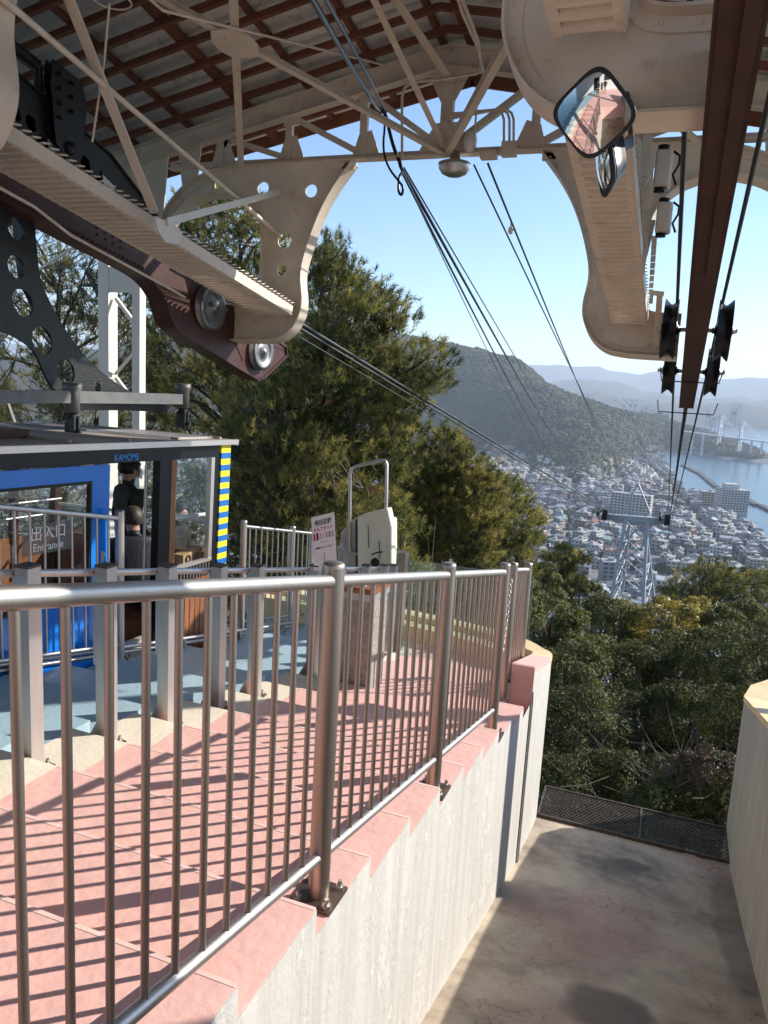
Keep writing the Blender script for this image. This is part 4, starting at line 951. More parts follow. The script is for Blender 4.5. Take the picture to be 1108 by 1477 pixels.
# corrugated sheets: panels, waves running down the slope
npn = 19
for sd in (-1, 1):
    for j in range(npn):
        ya, yb = Y0R+(Y1R+.12-Y0R)*j/npn, Y0R+(Y1R+.12-Y0R)*(j+1)/npn
        mb = MB(); n = 20
        for k in range(n+1):
            y = ya+(yb-ya+.03)*k/n; dz = .012*math.sin(k*math.pi*2/5)+(.006 if j % 2 else 0)
            for dx in (0, HW[sd]+.12): mb.v.append(tuple(S(XM+sd*dx, y, RW+.135-RS*dx+dz)))
            for dx in (0, HW[sd]+.12): mb.v.append(tuple(S(XM+sd*dx, y, RW+.147-RS*dx+dz)))
        for k in range(n):
            o = 4*k; mb.f += [(o, o+1, o+5, o+4), (o+2, o+6, o+7, o+3), (o+1, o+3, o+7, o+5)]; mb.m += [0]*3; mb.sm += [True, True, False]
        mb.build('roof_sheet', SHEET, roof)
MB().bar(S(XM, Y0R, RW+.22), S(XM, Y1R+.15, RW+.22), .3, .03).build('ridge_cap', SHEET, roof)
for sd in (-1, 1): MB().bar(S(XM, Y1R+.1, RW+.10), S(XM+sd*HW[sd], Y1R+.1, RW+.10-RS*HW[sd]), .03, .2).build('barge_board', TIMBER, roof)
for sd in (-1, 1): MB().bar(S(XM+sd*(HW[sd]+.1), Y0R, RW+.06-RS*HW[sd]), S(XM+sd*(HW[sd]+.1), Y1R, RW+.06-RS*HW[sd]), .12, .1).build('gutter', BROWNST, roof)
# ------------------------------------------------------------------ bracing in the plane of the bottom chords
br = thing('roof_bracing', 'cream crossed angle bracing under the roof between the two front trusses', 'bracing', S(XM, 5.1, 3.2))
def brace(a, b_, w_=.06, parent=None, m=None, name='brace'): return MB().angle(a, b_, w_*K, .009).build(name, m or CREAM, parent or br)
for ya, yb in ((3.2, 7.0), (-.6, 3.2)):
    for (x0, x1) in ((-4.3, -2.2), (-2.2, -.12)):
        brace(S(x0, yb-.1, 3.24), S(x1, ya+.1, 3.24)); brace(S(x1, yb-.1, 3.235), S(x0, ya+.1, 3.235))
        xm, ym = (x0+x1)/2, (ya+yb)/2; mb = MB()
        mb.prism([S(xm+dx, ym+dy, 3.215) for dx, dy in ((-.10, -.16), (.10, -.16), (.16, -.05), (.16, .05), (.10, .16), (-.10, .16), (-.16, .05), (-.16, -.05))], (0, 0, .010)); gg_ = mb.build('cross_gusset', CREAM, br)
        for k in range(6): link('rivet', RIV, gg_, loc=S(xm+.06*math.cos(k*1.047), ym+.09*math.sin(k*1.047), 3.21))
# ridge plane braces
brace(S(XM, 6.95, 3.34), PX(540, 0, XM*K)*1.0+(PX(540, 0, XM*K)-S(XM, 6.95, 3.34))*1.2, .05); brace(S(XM+.03, 6.95, 3.88), S(XM+.03, 3.2, 3.3), .07)
# struts from the left ladder girder
gus = PX(235, 325, -3.52*K)
pA = PX(100, 0, -3.45*K); dA = (pA-PX(222, 305, -3.52*K)); brace(PX(222, 305, -3.52*K), pA+dA*.6, .07)
pB = PX(405, 340, -3.9*K); pC = PX(18, 10, -3.36*K)
MB().tube([pB, pB+(pC-pB)*1.25], .020, 10).build('pipe_strut', CREAM, br)
brace(gus+V(.02, 0, 0), PY(402, 280, 6.96*K), .05, m=WHITEP)
MB().prism([PX(p[0], p[1], -3.50*K) for p in ((222, 312), (248, 322), (262, 336), (256, 352), (238, 350), (226, 332))], (.010, 0, 0)).build('strut_gusset', WHITEP, br)
# ------------------------------------------------------------------ ladder (cable tray) girders with pressed slats
def ladder(x0, x1, ya, yb, w_, label, mirror=False, wslat=.070):
    t = thing('slatted_girder', label, 'girder', S((x0+x1)/2, (ya+yb)/2, w_))
    h = .085
    for xx in (x0, x1):
        sg = 1 if xx == x0 else -1
        mb = MB().bar(S(xx, ya, w_), S(xx, yb, w_), .010, h*K); mb.bar(S(xx+sg*.02, ya, w_-h/2), S(xx+sg*.02, yb, w_-h/2), .04*K, .009); mb.bar(S(xx+sg*.03, ya, w_+h/2), S(xx+sg*.03, yb, w_+h/2), .06*K, .009)
        mb.build('side_channel', CREAM, t)
    n = int((yb-ya)/wslat); st_ = (yb-ya)/n
    wd = (x1-x0)*K
    me = MB().prism([(-wd*.55, -st_*.42*K, 0), (-wd*.55, st_*.42*K, .020-SL*st_*.8), (-wd*.55, st_*.42*K, .012-SL*st_*.8), (-wd*.55, -st_*.42*K, -.008)], (wd*1.1, 0, 0)).mesh('slat', CREAM)
    for k in range(n): link('slat', me, t, loc=S((x0+x1)/2, ya+(k+.5)*st_, w_+h/2+.02))
    me2 = MB().prism([(-wd*.5+.01, -st_*.40*K, .012), (-wd*.5+.01, -st_*.22*K, -.022), (-wd*.5+.01, st_*.10*K, -.026), (-wd*.5+.01, st_*.24*K, .004), (-wd*.5+.01, st_*.10*K, -.012), (-wd*.5+.01, -st_*.18*K, -.010)], (wd-.02, 0, 0)).mesh('slat', CREAM)
    for k in range(n): link('slat', me2, t, loc=S((x0+x1)/2, ya+(k+.5)*st_, w_-h/2+.012))
    return t
ladder(-.64, -.36, 3.34, 6.86, 1.87, 'cream slatted girder above right, running down from behind the convex mirror')
ladder(-.60, -.34, -.4, 3.06, 1.87, 'cream slatted girder directly overhead at the upper right')
ladder(-4.08, -3.66, 3.34, 6.86, 1.87, 'long cream slatted girder above left, ending at the front hanger')
ladder(-4.08, -3.66, -.4, 3.06, 1.87, 'cream slatted girder further back above left of the viewpoint')
# ------------------------------------------------------------------ track beams
def sheave(c, r, w_, parent, m=DARKST, ax=(1, 0, 0), spokes=True):
    prof = [(r*.18, -w_*.5), (r*.30, -w_*.5), (r*.32, -w_*.3), (r*.70, -w_*.25), (r*.74, -w_*.5), (r, -w_*.5), (r*.98, -w_*.42), (r*.82, -w_*.06), (r*.82, w_*.06), (r*.98, w_*.42), (r, w_*.5), (r*.74, w_*.5), (r*.70, w_*.25), (r*.32, w_*.3), (r*.30, w_*.5), (r*.18, w_*.5), (r*.18, w_*.62), (0, w_*.62)]
    o = MB().lathe(c, ax, [(0, -w_*.62), (r*.18, -w_*.62)]+prof, 36).build('sheave', m, parent)
    MB().lathe(Vector(c), ax, [(0, -w_*.8), (r*.10, -w_*.8), (r*.10, w_*.8), (0, w_*.8)], 16).build('axle', STAIN, o)
    return o
bR = thing('track_beam', 'red brown steel track beam hanging above right over the trough', 'beam', S(.02, 3, 1.6))
x = .025
mb = MB().bar(S(x, -1.0, 1.66), S(x, 8.9, 1.66), .012, .30*K); mb.bar(S(x, -1.0, 1.51), S(x, 8.9, 1.51), .145*K, .014); mb.bar(S(x, -1.0, 1.81), S(x, 8.9, 1.81), .145*K, .014); mb.bar(S(x-.05, -1, 1.66), S(x-.05, 8.9, 1.66), .012, .27*K); mb.bar(S(x+.05, -1, 1.66), S(x+.05, 8.9, 1.66), .012, .27*K)
mb.build('beam_body', BROWNST, bR)
MB().bar(S(x, -1.0, 1.497), S(x, 5.3, 1.497), .115*K, .012).bar(S(x+.03, -1, 1.475), S(x+.03, 4.6, 1.475), .05, .03).build('cover_plate', BROWNST, bR)
BEAMY = [(6.75, 1.76, .20, .26), (8.0, 1.70, .19, .245)]
for (yy, ww, ox, rs_) in BEAMY:
    for sd in (-1, 1):
        sheave(S(x+sd*ox, yy, ww), rs_, .115, bR, BLACKP)
    MB().tube([S(x-.30, yy, ww), S(x+.30, yy, ww)], .018, 10).build('axle_shaft', STAIN, bR)
for yy, ww, sp in ((7.5, 1.50, .24), (8.7, 1.42, .27)):
    MB().tube([S(x-sp-.02, yy, ww+.12), S(x-sp, yy, ww), S(x-.1, yy+.0, ww+.0), S(x+.1, yy, ww), S(x+sp, yy, ww), S(x+sp+.03, yy, ww+.12)], .006, 6).build('rope_guard', BLACKP, bR)
bL = thing('track_beam', 'dark red brown riveted track beam on the left ending in two rope wheels', 'beam', S(-4.45, 5, 1.7))
xl = -4.45
def catm(pts, n=6):
    o = []
    for i in range(len(pts)-1):
        p0, p1, p2, p3 = [V(*pts[max(0, min(len(pts)-1, j))], 0) for j in (i-1, i, i+1, i+2)]
        for k in range(n):
            t_ = k/n; o.append(.5*((2*p1)+(-p0+p2)*t_+(2*p0-5*p1+4*p2-p3)*t_*t_+(-p0+3*p1-3*p2+p3)*t_**3))
    return [(v.x, v.y) for v in o]+[tuple(pts[-1])]
low_ = [(-1, 1.78), (4.11, 1.79)]+catm([(4.82, 1.785), (5.40, 1.785), (5.66, 1.76), (5.83, 1.67), (5.90, 1.56), (6.0, 1.46), (6.22, 1.41)], 5)+[(6.6, 1.38), (7.0, 1.335), (7.48, 1.29), (7.62, 1.34), (8.13, 1.70), (8.10, 1.80), (7.8, 1.83), (6.95, 1.86)]
topp = [(6.9, 2.10), (-1, 2.12)]
for xx in (xl-.09, xl+.045):
    MB().prism([S(xx, a, b_) for a, b_ in low_+topp], (.010, 0, 0)).build('side_plate', BROWNST, bL)
mb = MB()
for a, b_ in zip(low_[:-3], low_[1:-2]): mb.bar(S(xl-.02, a[0], a[1]), S(xl-.02, b_[0], b_[1]), .21, .014)
mb.build('bottom_flange', BROWNST, bL)
mb = MB()
for a, b_ in zip(low_[-6:-2], low_[-5:-1]): mb.bar(S(xl+.05, a[0], a[1]), S(xl+.05, b_[0], b_[1]), .04, .035)
mb.build('nose_edge', BROWNST, bL)
RIVD = MB().ball((0, 0, 0), (.006, .012, .012), n=8, k=3).mesh('rivet', BROWNST)
for k in range(34): link('rivet', RIVD, bL, loc=S(xl+.062, 3.9+.05*k, 1.83))
for k in range(16): link('rivet', RIVD, bL, loc=S(xl+.062, 5.0+.09*(k % 4), 1.90+.05*(k//4)))
for yy, ww, r in ((6.50, 1.78, .235), (7.48, 1.60, .225)):
    sheave(S(xl+.10, yy, ww), r, .075, bL, WHEELM); sheave(S(xl-.2, yy, ww), r, .085, bL, DARKST)
MB().bar(S(xl+.052, 6.85, 1.9), S(xl+.052, 7.25, 1.5), .02, .22).build('stiffener', BROWNST, bL)
# conduit pipe along the left girder
MB().tube([S(-4.0, 3.0, 1.70), S(-4.02, 4.0, 1.70), S(-4.10, 4.4, 1.675), S(-4.15, 5.6, 1.68), S(-4.22, 5.9, 1.70)], .012, 8).build('conduit', CREAM, bL)
# ------------------------------------------------------------------ running gear of the left cabin: dark girder with lightening holes
rg = thing('carriage_frame', 'dark grey green perforated carriage girder of the cable car above left', 'carriage', S(-4.6, 4.6, 2.6))
xg = -4.62
go = [(2.6, 2.42), (5.95, 2.33), (6.05, 2.42), (5.4, 2.68), (4.3, 2.80), (2.6, 2.95)]
hol = [(SYW(px, py, xg)[0], SYW(px, py, xg)[1], .055) for px, py in ((20, 163), (44, 178), (122, 236))]+[(3.6, 2.66, .07), (3.2, 2.68, .07)]
for s_ in ((56, 196), (141, 252)):
    a, b_ = SYW(s_[0], s_[1], xg); hol.append([(a-.04, b_-.07), (a+.05, b_-.03), (a+.03, b_+.06)])
vs_, fs = plate(go, hol, .02, lambda a, b_, c: S(xg+c, a, b_)); MB().add(vs_, fs).build('girder_plate', DARKST, rg)
vs_, fs = plate(go, hol, .02, lambda a, b_, c: S(xg-.16+c, a, b_)); MB().add(vs_, fs).build('girder_plate', DARKST, rg)
mb = MB()
for a, b_ in zip(go, go[1:]): mb.bar(S(xg-.08, a[0], a[1]), S(xg-.08, b_[0], b_[1]), .24, .014)
mb.build('girder_flange', DARKST, rg)
cl = MB(); 
for dx in (-.02, .04): cl.prism([S(xg+.03+dx, a, b_) for a, b_ in ((4.72, 3.02), (5.02, 3.02), (5.06, 2.85), (5.0, 2.46), (4.86, 2.38), (4.74, 2.46), (4.70, 2.85))], (.012, 0, 0))
cl.build('clamp_plate', DARKST, rg)
for k in range(7): MB().lathe(S(xg+.09, 4.78+.12*(k % 2), 2.95-.1*(k//2)), (1, 0, 0), [(0, .02), (.018, .02), (.018, 0)], 6, smooth=False).build('bolt', DARKST, rg)
MB().lathe(S(xg+.03, 4.88, 2.48), (1, 0, 0), [(0, .08), (.05, .08), (.055, .06), (.055, 0)], 20).build('pin', DARKST, rg)
MB().tube([S(xg-.05, 3.2, 2.98), S(xg-.05, 4.7, 2.98), S(xg-.05, 4.72, 2.8)], .045, 12).build('damper_tube', DARKST, rg)
for i, (px, py) in enumerate(((80, 212), (157, 262))):
    a, b_ = SYW(px, py, xg+.03); MB().prism([S(xg+.03, a+dx, b_+dy) for dx, dy in ((-.08, .02), (.06, -.01), (.07, -.06), (.02, -.10), (-.07, -.04))], (.008, 0, 0)).build('cast_plate', GALV, rg)
for yy in (2.9, 3.6, 4.35, 5.1, 5.75): sheave(S(xg-.08, yy, 2.34), .10, .05, rg, DARKST)
# hanger arm of the cabin: curved box arm with round holes
ha = thing('cabin_hanger', 'black curved hanger arm with round holes carrying the blue cabin', 'hanger', S(-4.5, 4.4, .6))
def catm(pts, n=6):
    o = []
    for i in range(len(pts)-1):
        p0, p1, p2, p3 = [V(*pts[max(0, min(len(pts)-1, j))], 0) for j in (i-1, i, i+1, i+2)]
        for k in range(n):
            t_ = k/n; o.append(.5*((2*p1)+(-p0+p2)*t_+(2*p0-5*p1+4*p2-p3)*t_*t_+(-p0+3*p1-3*p2+p3)*t_**3))
    return [(v.x, v.y) for v in o]+[tuple(pts[-1])]
xh = -4.5
rt_ = catm([SYW(px, py, xh) for px, py in ((25, 230), (44, 300), (50, 350), (56, 400), (72, 440), (95, 480), (122, 515), (155, 545), (200, 572), (250, 588))])
lf_ = catm([(6.13, .70), SYW(180, 592, xh), SYW(95, 592, xh)])
c_y = rt_[0][0]-.35
mir = [(2*c_y-a, b_) for a, b_ in rt_]
inn = catm([SYW(px, py, xh) for px, py in ((80, 570), (66, 545), (46, 505), (18, 485), (0, 478))]+[(c_y, .93+.08)])
inn_m = [(2*c_y-a, b_) for a, b_ in inn[::-1]]
outl = rt_+lf_[1:]+inn+inn_m+[(2*c_y-a, b_) for a, b_ in lf_[1:][::-1]]+mir[::-1]
hol = []
for px, py, r in ((22, 330, .075), (22, 385, .075), (32, 437, .095), (60, 491, .10), (94, 536, .095), (139, 558, .04), (55, 465+85, .04)):
    a, b_ = SYW(px, py, xh); hol += [(a, b_, r)] if px != 55 else []
    if px != 55: hol.append((2*c_y-a, b_, r))
vs_, fs = plate(outl, hol, .02, lambda a, b_, c: S(xh+c, a, b_)); MB().add(vs_, fs).build('arm_plate', DARKST, ha)
for pth in (rt_, mir):
    mb = MB()
    for a, b_ in zip(pth, pth[1:]): mb.bar(S(xh-.09, a[0], a[1]), S(xh-.09, b_[0], b_[1]), .22, .012)
    mb.build('arm_flange', DARKST, ha)
MB().bar(S(xh-.09, c_y, 1.8), S(xh-.09, c_y, 2.6), .2, .5, (0, 1, 0)).build('arm_head', DARKST, ha)
# suspension frame on the cabin roof
def pxh(px, py, x=xh*K): return PX(px, py, x)
FR = mat('grey_cast_steel', (.13, .135, .13), .5, .3, var=.2, scale=8)
p1, p2 = pxh(82, 555), pxh(245, 572); p1.x = p2.x = xh*K+.16
for yy, zt_, zb_ in ((p1.y, p1.z+.02, p1.z-.22), (p2.y, p1.z-.0, p1.z-.20)):
    MB().lathe((p1.x, yy, zb_), (0, 0, 1), [(0, 0), (.062, 0), (.062, .17), (.078, .19), (.078, .245), (0, .245)], 20).build('damper_cup', FR, ha)
    MB().lathe((p1.x, yy, zb_-.05), (0, 0, 1), [(0, 0), (.045, 0), (.045, .05), (0, .05)], 16).build('rubber_block', BLACKR, ha)
    MB().box(p1.x-.05, p1.x+.05, yy-.035, yy-.015, zb_-.20, zb_-.03).box(p1.x-.05, p1.x+.05, yy+.015, yy+.035, zb_-.20, zb_-.03).tube([(p1.x-.07, yy, zb_-.15), (p1.x+.09, yy, zb_-.15)], .018, 10).build('clevis', DARKST, ha)
MB().bar((p1.x, p1.y, p1.z-.09), (p1.x, p2.y, p1.z-.11), .07, .10).build('frame_bar', FR, ha)
MB().bar((p1.x, p1.y-.9, p1.z-.09), (p1.x, p1.y, p1.z-.09), .07, .10).bar((p1.x, p1.y, p1.z-.09), (p1.x-.45, p1.y, p1.z-.09), .10, .07).build('frame_bar', FR, ha)
MB().bar((p1.x, p2.y, p1.z-.11), (p1.x-.45, p2.y, p1.z-.11), .10, .07).build('frame_bar', FR, ha)
# ------------------------------------------------------------------ limit switches and boxes beside the right girder
el = thing('limit_switch_rack', 'cream limit switch boxes and brackets fixed beside the right slatted girder', 'switch box', S(-.25, 5, 2))
for (px, py, h_, Y) in ((957, 245, .22, 4.9), (958, 315, .20, 5.4)):
    c = PY(px, py, Y*K); o = MB().box(c.x-.05, c.x+.05, c.y-.06, c.y+.06, c.z-h_/2, c.z+h_/2).build('switch_box', CREAM, el)
    o.modifiers.new('b', 'BEVEL').width = .012
    for dz in (h_/2+.015, -h_/2-.015): MB().lathe((c.x-.01, c.y-.02, c.z+dz-.012), (0, 0, 1), [(0, 0), (.035, 0), (.035, .024), (0, .024)], 12).build('cable_gland', BLACKP, o)
    MB().tube([(c.x+.05, c.y-.03, c.z+.1), (c.x+.09, c.y-.03, c.z+.07), (c.x+.09, c.y-.03, c.z+.02), (c.x+.06, c.y-.03, c.z-.04), (c.x+.085, c.y-.03, c.z-.10)], .008, 8).build('lever', BLACKP, o)
mb = MB()
for (a, b_, Y) in (((918, 200), (915, 300), 4.6), ((935, 195), (932, 300), 4.8), ((940, 215), (925, 395), 5.4)): mb.bar(PY(*a, Y*K), PY(*b_, Y*K), .05, .02, (0, 1, 0))
mb.bar(PY(905, 250, 4.6*K), PY(935, 250, 4.6*K), .03, .03); mb.build('bracket_bar', CREAM, el, kind='stuff')
MB().prism([PY(p[0], p[1], 4.7*K) for p in ((918, 205), (940, 200), (940, 250), (930, 268), (918, 262))], (0, .02, 0)).build('bracket_plate', CREAM, el)
MB().bar(PY(930, 265, 5.2*K), PY(928, 345, 5.8*K), .05, .04).bar(PY(940, 320, 5.4*K), PY(925, 385, 6.2*K), .05, .03).build('guide_bar', CREAM, el)
mb = MB()
for k in range(9): c = PY(944-k*.6, 345+k*9.5, (5.6+k*.13)*K); mb.box(c.x-.018, c.x+.018, c.y-.02, c.y+.02, c.z-.02, c.z+.02)
mb.build('toothed_strip', CREAM, el, kind='stuff')
a = PY(938, 422, 6.6*K); MB().bar(a, PY(958, 424, 6.6*K), .02, .04).bar(PY(952, 424, 6.6*K), PY(946, 505, 7.0*K), .05, .02, (0, 1, 0)).bar(PY(940, 426, 6.6*K), PY(939, 438, 6.6*K), .03, .01, (0, 1, 0)).build('end_bracket', CREAM, el)
# ------------------------------------------------------------------ ropes
def rope(name, label, pts, r, m=CABLE, grp=None, sag=0, n=24, cat='cable'):
    P = []
    for a, b_ in zip(pts, pts[1:]):
        for k in range(n): u = k/n; c = a.lerp(b_, u); c.z -= sag*4*u*(1-u); P.append(c)
    P.append(pts[-1]); o = MB().tube(P, r, 8).build(name, m); return tag(o, label, cat, grp)
TY = 62.0
tl, trr = PY(874, 738, TY), PY(967, 744, TY)
r1a, r1b = S(-.14, -1.0, 1.97), S(-.14, 7.25, 1.95); r2a, r2b = S(.19, -1, 1.97), S(.19, 7.25, 1.95)
rope('haul_rope', 'grey steel rope left of the brown beam running over its wheels', [r1a, r1b, S(-.13, 8.25, 1.78), PY(964, 746, TY)], .014)
rope('haul_rope', 'grey steel rope right of the brown beam running over its wheels', [r2a, r2b, S(.18, 8.25, 1.78), PY(970, 746, TY)], .014)
rope('track_rope', 'thick black rope leaving the end of the right brown beam downhill', [S(.025, 6.0, 1.72), S(.025, 8.85, 1.62), PY(967, 744, TY)], .026)
lr0 = S(-4.45, 7.55, 1.83)
for lb, px0, py0, px1, py1, r, Y0_ in (('thick dark track rope from the left hanger down to the pylon', 424, 461, 874, 736, .026, 7.2), ('second thick rope just below the left track rope to the pylon', 420, 466, 873, 740, .018, 7.1), ('thin lower rope below the left track ropes', 408, 472, 871, 744, .010, 7.4)):
    a = PX(px0, py0, (-4.4+.05*(r < .02))*K); b_ = PY(px1, py1, TY); d = (a-b_).normalized()
    rope('track_rope' if r > .02 else 'haul_rope', lb, [a+d*2.2, a, b_], r)
# beyond the pylon
for lb, p0, p1, Y1_, r in (('left rope continuing from the pylon down to the town', (874, 738), (900, 850), 260, .03), ('right rope continuing from the pylon down to the town', (967, 744), (957, 860), 300, .03)):
    rope('track_rope', lb, [PY(*p0, TY), PY(*p1, Y1_)], r)
# overhead power and signal wires
WIREM = BLACKP
def wire(label, pix, r=.010, name='overhead_wire'):
    P = [PY(px, py, Y) for px, py, Y in pix]; o = MB().tube(P, r, 6).build(name, WIREM); return tag(o, label, 'wire', None)
def sagline(p0, p1, n=14, sag=.0, Y0_=8, Y1_=160):
    a, b_ = PY(p0[0], p0[1], Y0_), PY(p1[0], p1[1], Y1_); o = []
    for k in range(n+1): u = (k/n)**2; c = a.lerp(b_, u); c.z -= sag*4*u*(1-u); o.append(c)
    return o
def chaik(P):
    for _ in range(2):
        if len(P) < 3: return P
        q_ = [P[0]]
        for a, b_ in zip(P, P[1:]): q_ += [a.lerp(b_, .25), a.lerp(b_, .75)]
        P = q_+[P[-1]]
    return P
def wire3(label, pre, p0, p1, r, sag, Y0_=8, Y1_=160):
    P = chaik([PY(px, py, Y) for px, py, Y in pre])+sagline(p0, p1, 16, sag, Y0_, Y1_); o = MB().tube(P, r, 6, r1=r*1.6).build('overhead_wire', WIREM); tag(o, label, 'wire')
wire3('thick black wire entering at top left of centre, sagging furthest', [(440, -20, 3.0), (500, 85, 4.6), (545, 158, 7.4), (556, 160, 7.5), (565, 205, 7.55), (577, 235, 7.6)], (578, 240), (832, 660), .014, 1.2, 7.7)
wire3('black wire forming the drip loop under the truss', [(460, -20, 3.0), (510, 70, 4.6), (552, 150, 7.4), (556, 175, 7.5), (552, 215, 7.5), (560, 242, 7.5), (576, 262, 7.5), (582, 270, 7.5), (580, 283, 7.5), (574, 276, 7.5), (576, 255, 7.55)], (580, 248), (829, 662), .010, 2.4, 7.7)
wire3('thin black wire beside the thick sagging one', [], (583, 242), (836, 664), .009, .3, 7.7)
wire3('thinnest wire of the loop bundle', [], (587, 262), (826, 668), .006, 3.0, 7.7)
wire3('thin straight wire right of the lamp dropping to the town', [], (684, 238), (905, 690), .010, .4, 7.7)
wire3('wire with strain insulator right of the lamp', [], (704, 236), (892, 664), .012, 1.0, 7.7)
pi_ = PY(737, 332, 9.6); MB().ball(pi_, (.035, .035, .05), n=12, k=8).lathe(pi_+V(0, 0, .05), (0, 0, 1), [(.012, 0), (.012, .06)], 8).build('strain_insulator', mat('white_porcelain', (.7, .7, .66), .25)); tag(bpy.data.objects['strain_insulator'], 'small white insulator on the wire right of the lamp', 'insulator')
# lamp under the chord
lp = thing('floodlight', 'round silver reflector lamp hanging at the middle of the front truss', 'lamp', PY(657, 230, 7.3))
c = PY(656, 236, 7.55*1.0); MB().lathe(c+V(0, 0, -.12), (0, 0, 1), [(0, 0), (.07, .006), (.12, .03), (.15, .07), (.16, .12), (.15, .125), (.05, .16), (.045, .22), (0, .22)], 28).build('reflector', mat('polished_aluminium', (.6, .59, .57), .42, 1.0), lp)
MB().ball(c+V(.13, .03, .20), (.07, .07, .10), n=16, k=10).build('lamp_globe', mat('frosted_bulb', (.8, .8, .78), .2), lp)
# conduits and junction boxes on the front truss
cj = thing('junction_box', 'cream junction boxes with bent conduits right of the centre of the front truss', 'junction box', PY(735, 212, 7.5))
def bx_(px0, py0, px1, py1, nm='box', Y=7.5): a, b_ = PY(px0, py1, Y), PY(px1, py0, Y); o = MB().box(a.x, b_.x, Y, Y+.09, a.z, b_.z).build(nm, CREAM, cj); return o
bx_(722, 202, 745, 224); bx_(692, 216, 716, 228)
for px_, dy in ((727, 0), (735, 4), (741, 8)):
    P = [PY(px_, 203, 7.54), PY(px_, 172, 7.54), PY(px_-3, 163, 7.54), PY(px_-12, 158-dy*.3, 7.54), PY(640, 165+dy, 7.54)]; MB().tube(P, .012, 8).build('conduit', CREAM, cj)
cd = thing('conduit_run', 'cream conduits bent around the middle post of the front truss', 'conduit', PY(645, 150, 7.4))
MB().tube([PY(580, 230, 7.45), PY(580, 140, 7.45), PY(584, 126, 7.45), PY(596, 118, 7.45), PY(640, 114, 7.45), PY(688, 106, 7.45), PY(694, 98, 7.4), PY(690, 60, 6.6), PY(660, -20, 5.2)], .014, 8).build('conduit', CREAM, cd)
MB().tube([PY(697, 105, 7.4), PY(690, 70, 6.8), PY(668, 20, 5.8), PY(655, -20, 5.2)], .014, 8).build('conduit', CREAM, cd)
MB().tube([PY(696, 110, 7.45), PY(688, 150, 7.45), PY(683, 215, 7.45)], .010, 8).build('conduit', CREAM, cd)
for a, b_ in (((505, 0), (560, 95)), ):
    P = [PY(185+340, -10, 5.0), PY(540, 100, 7.0), PY(556, 130, 7.4), PY(600, 185, 7.4)]
MB().tube([S(-4.2, 3.3, 3.55), PY(235, 15, 4.6), PY(560, 95, 7.4)], .010, 8).build('tie_rod', CREAM, cd)
MB().tube([PY(158, 5, 4.4), PY(150, 90, 4.45), PY(133, 205, 4.5)], .008, 8).build('hanging_rod', CREAM, cd)
a = PY(162, 1, 4.4); MB().tube([a+V(.12*math.cos(t_*math.pi/8), .12*math.sin(t_*math.pi/8), 0) for t_ in range(16)], .006, 6, closed=True).build('hoop', CREAM, cd)
# ------------------------------------------------------------------ convex mirrors
MIR = bpy.data.materials.new('convex_mirror_face'); MIR.use_nodes = True; b = MIR.node_tree.nodes['Principled BSDF']; b.inputs['Base Color'].default_value = (.80, .82, .82, 1); b.inputs['Metallic'].default_value = 1; b.inputs['Roughness'].default_value = .015
def mirror(c, nrm, up, hw, hh, label, R_=.9, ncorner=.28, tilt=0):
    t = thing('convex_mirror', label, 'mirror', c); nrm = Vector(nrm).normalized(); rx = Vector(up).cross(nrm).normalized(); uy = nrm.cross(rx)
    if tilt: q_ = Matrix.Rotation(tilt, 3, nrm); rx = q_@rx; uy = q_@uy
    def sup(a, n_=5.0):
        ca, sa = math.cos(a), math.sin(a); rr_ = (abs(ca)**n_+abs(sa)**n_)**(-1/n_); return ca*rr_, sa*rr_
    N_, M_ = 64, 16; mb = MB(); hmax = lambda x_, y_: math.sqrt(max(0, R_*R_-x_*x_-y_*y_))
    for i in range(M_+1):
        for j in range(N_):
            u, v = sup(2*math.pi*j/N_); u *= hw*i/M_; v *= hh*i/M_; mb.v.append(tuple(Vector(c)+rx*u+uy*v+nrm*(hmax(u, v)-hmax(hw, 0)*1.0)))
    for i in range(M_):
        for j in range(N_): mb.f.append((i*N_+j, i*N_+(j+1) % N_, (i+1)*N_+(j+1) % N_, (i+1)*N_+j)); mb.m.append(0); mb.sm.append(True)
    mb.build('mirror_face', MIR, t)
    rim = [Vector(c)+rx*(sup(2*math.pi*j/N_)[0]*hw*1.02)+uy*(sup(2*math.pi*j/N_)[1]*hh*1.02)+nrm*(-.010) for j in range(N_)]
    MB().tube(rim, .0085, 10, closed=True).build('rubber_rim', BLACKR, t)
    mb = MB(); mb.v = [tuple(p-nrm*.012) for p in rim]+[tuple(p*.55+Vector(c)*.45-nrm*.06) for p in rim]
    mb.f = [(j, (j+1) % N_, N_+(j+1) % N_, N_+j) for j in range(N_)]+[tuple(range(N_, 2*N_))]; mb.m = [0]*(N_+1); mb.sm = [True]*N_+[False]; mb.build('back_shell', BLACKP, t)
    return t
mc_ = PY(856, 165, 2.55)
m1_ = mirror(mc_, V(-.08, -.88, -.42), (0, 0, 1), .094, .094, 'rounded square convex mirror with black rim reflecting the pink steps', R_=.36, tilt=math.radians(38))
mc2 = PY(868, 228, 2.75); m2_ = mirror(mc2, V(-.93, -.30, -.2), (0, 0, 1), .085, .10, 'second convex mirror seen edge on just below the first', R_=.34, tilt=math.radians(10))
MB().tube([mc_+V(.05, .06, 0), PY(892, 212, 2.8), PY(910, 196, 3.2), S(-.36, 3.35, 1.85)], .010, 8).build('mirror_bracket', BLACKP, m1_)
MB().bar(PY(884, 217, 2.75), PY(912, 204, 2.9), .012, .035).build('bracket_plate', BLACKP, m1_)
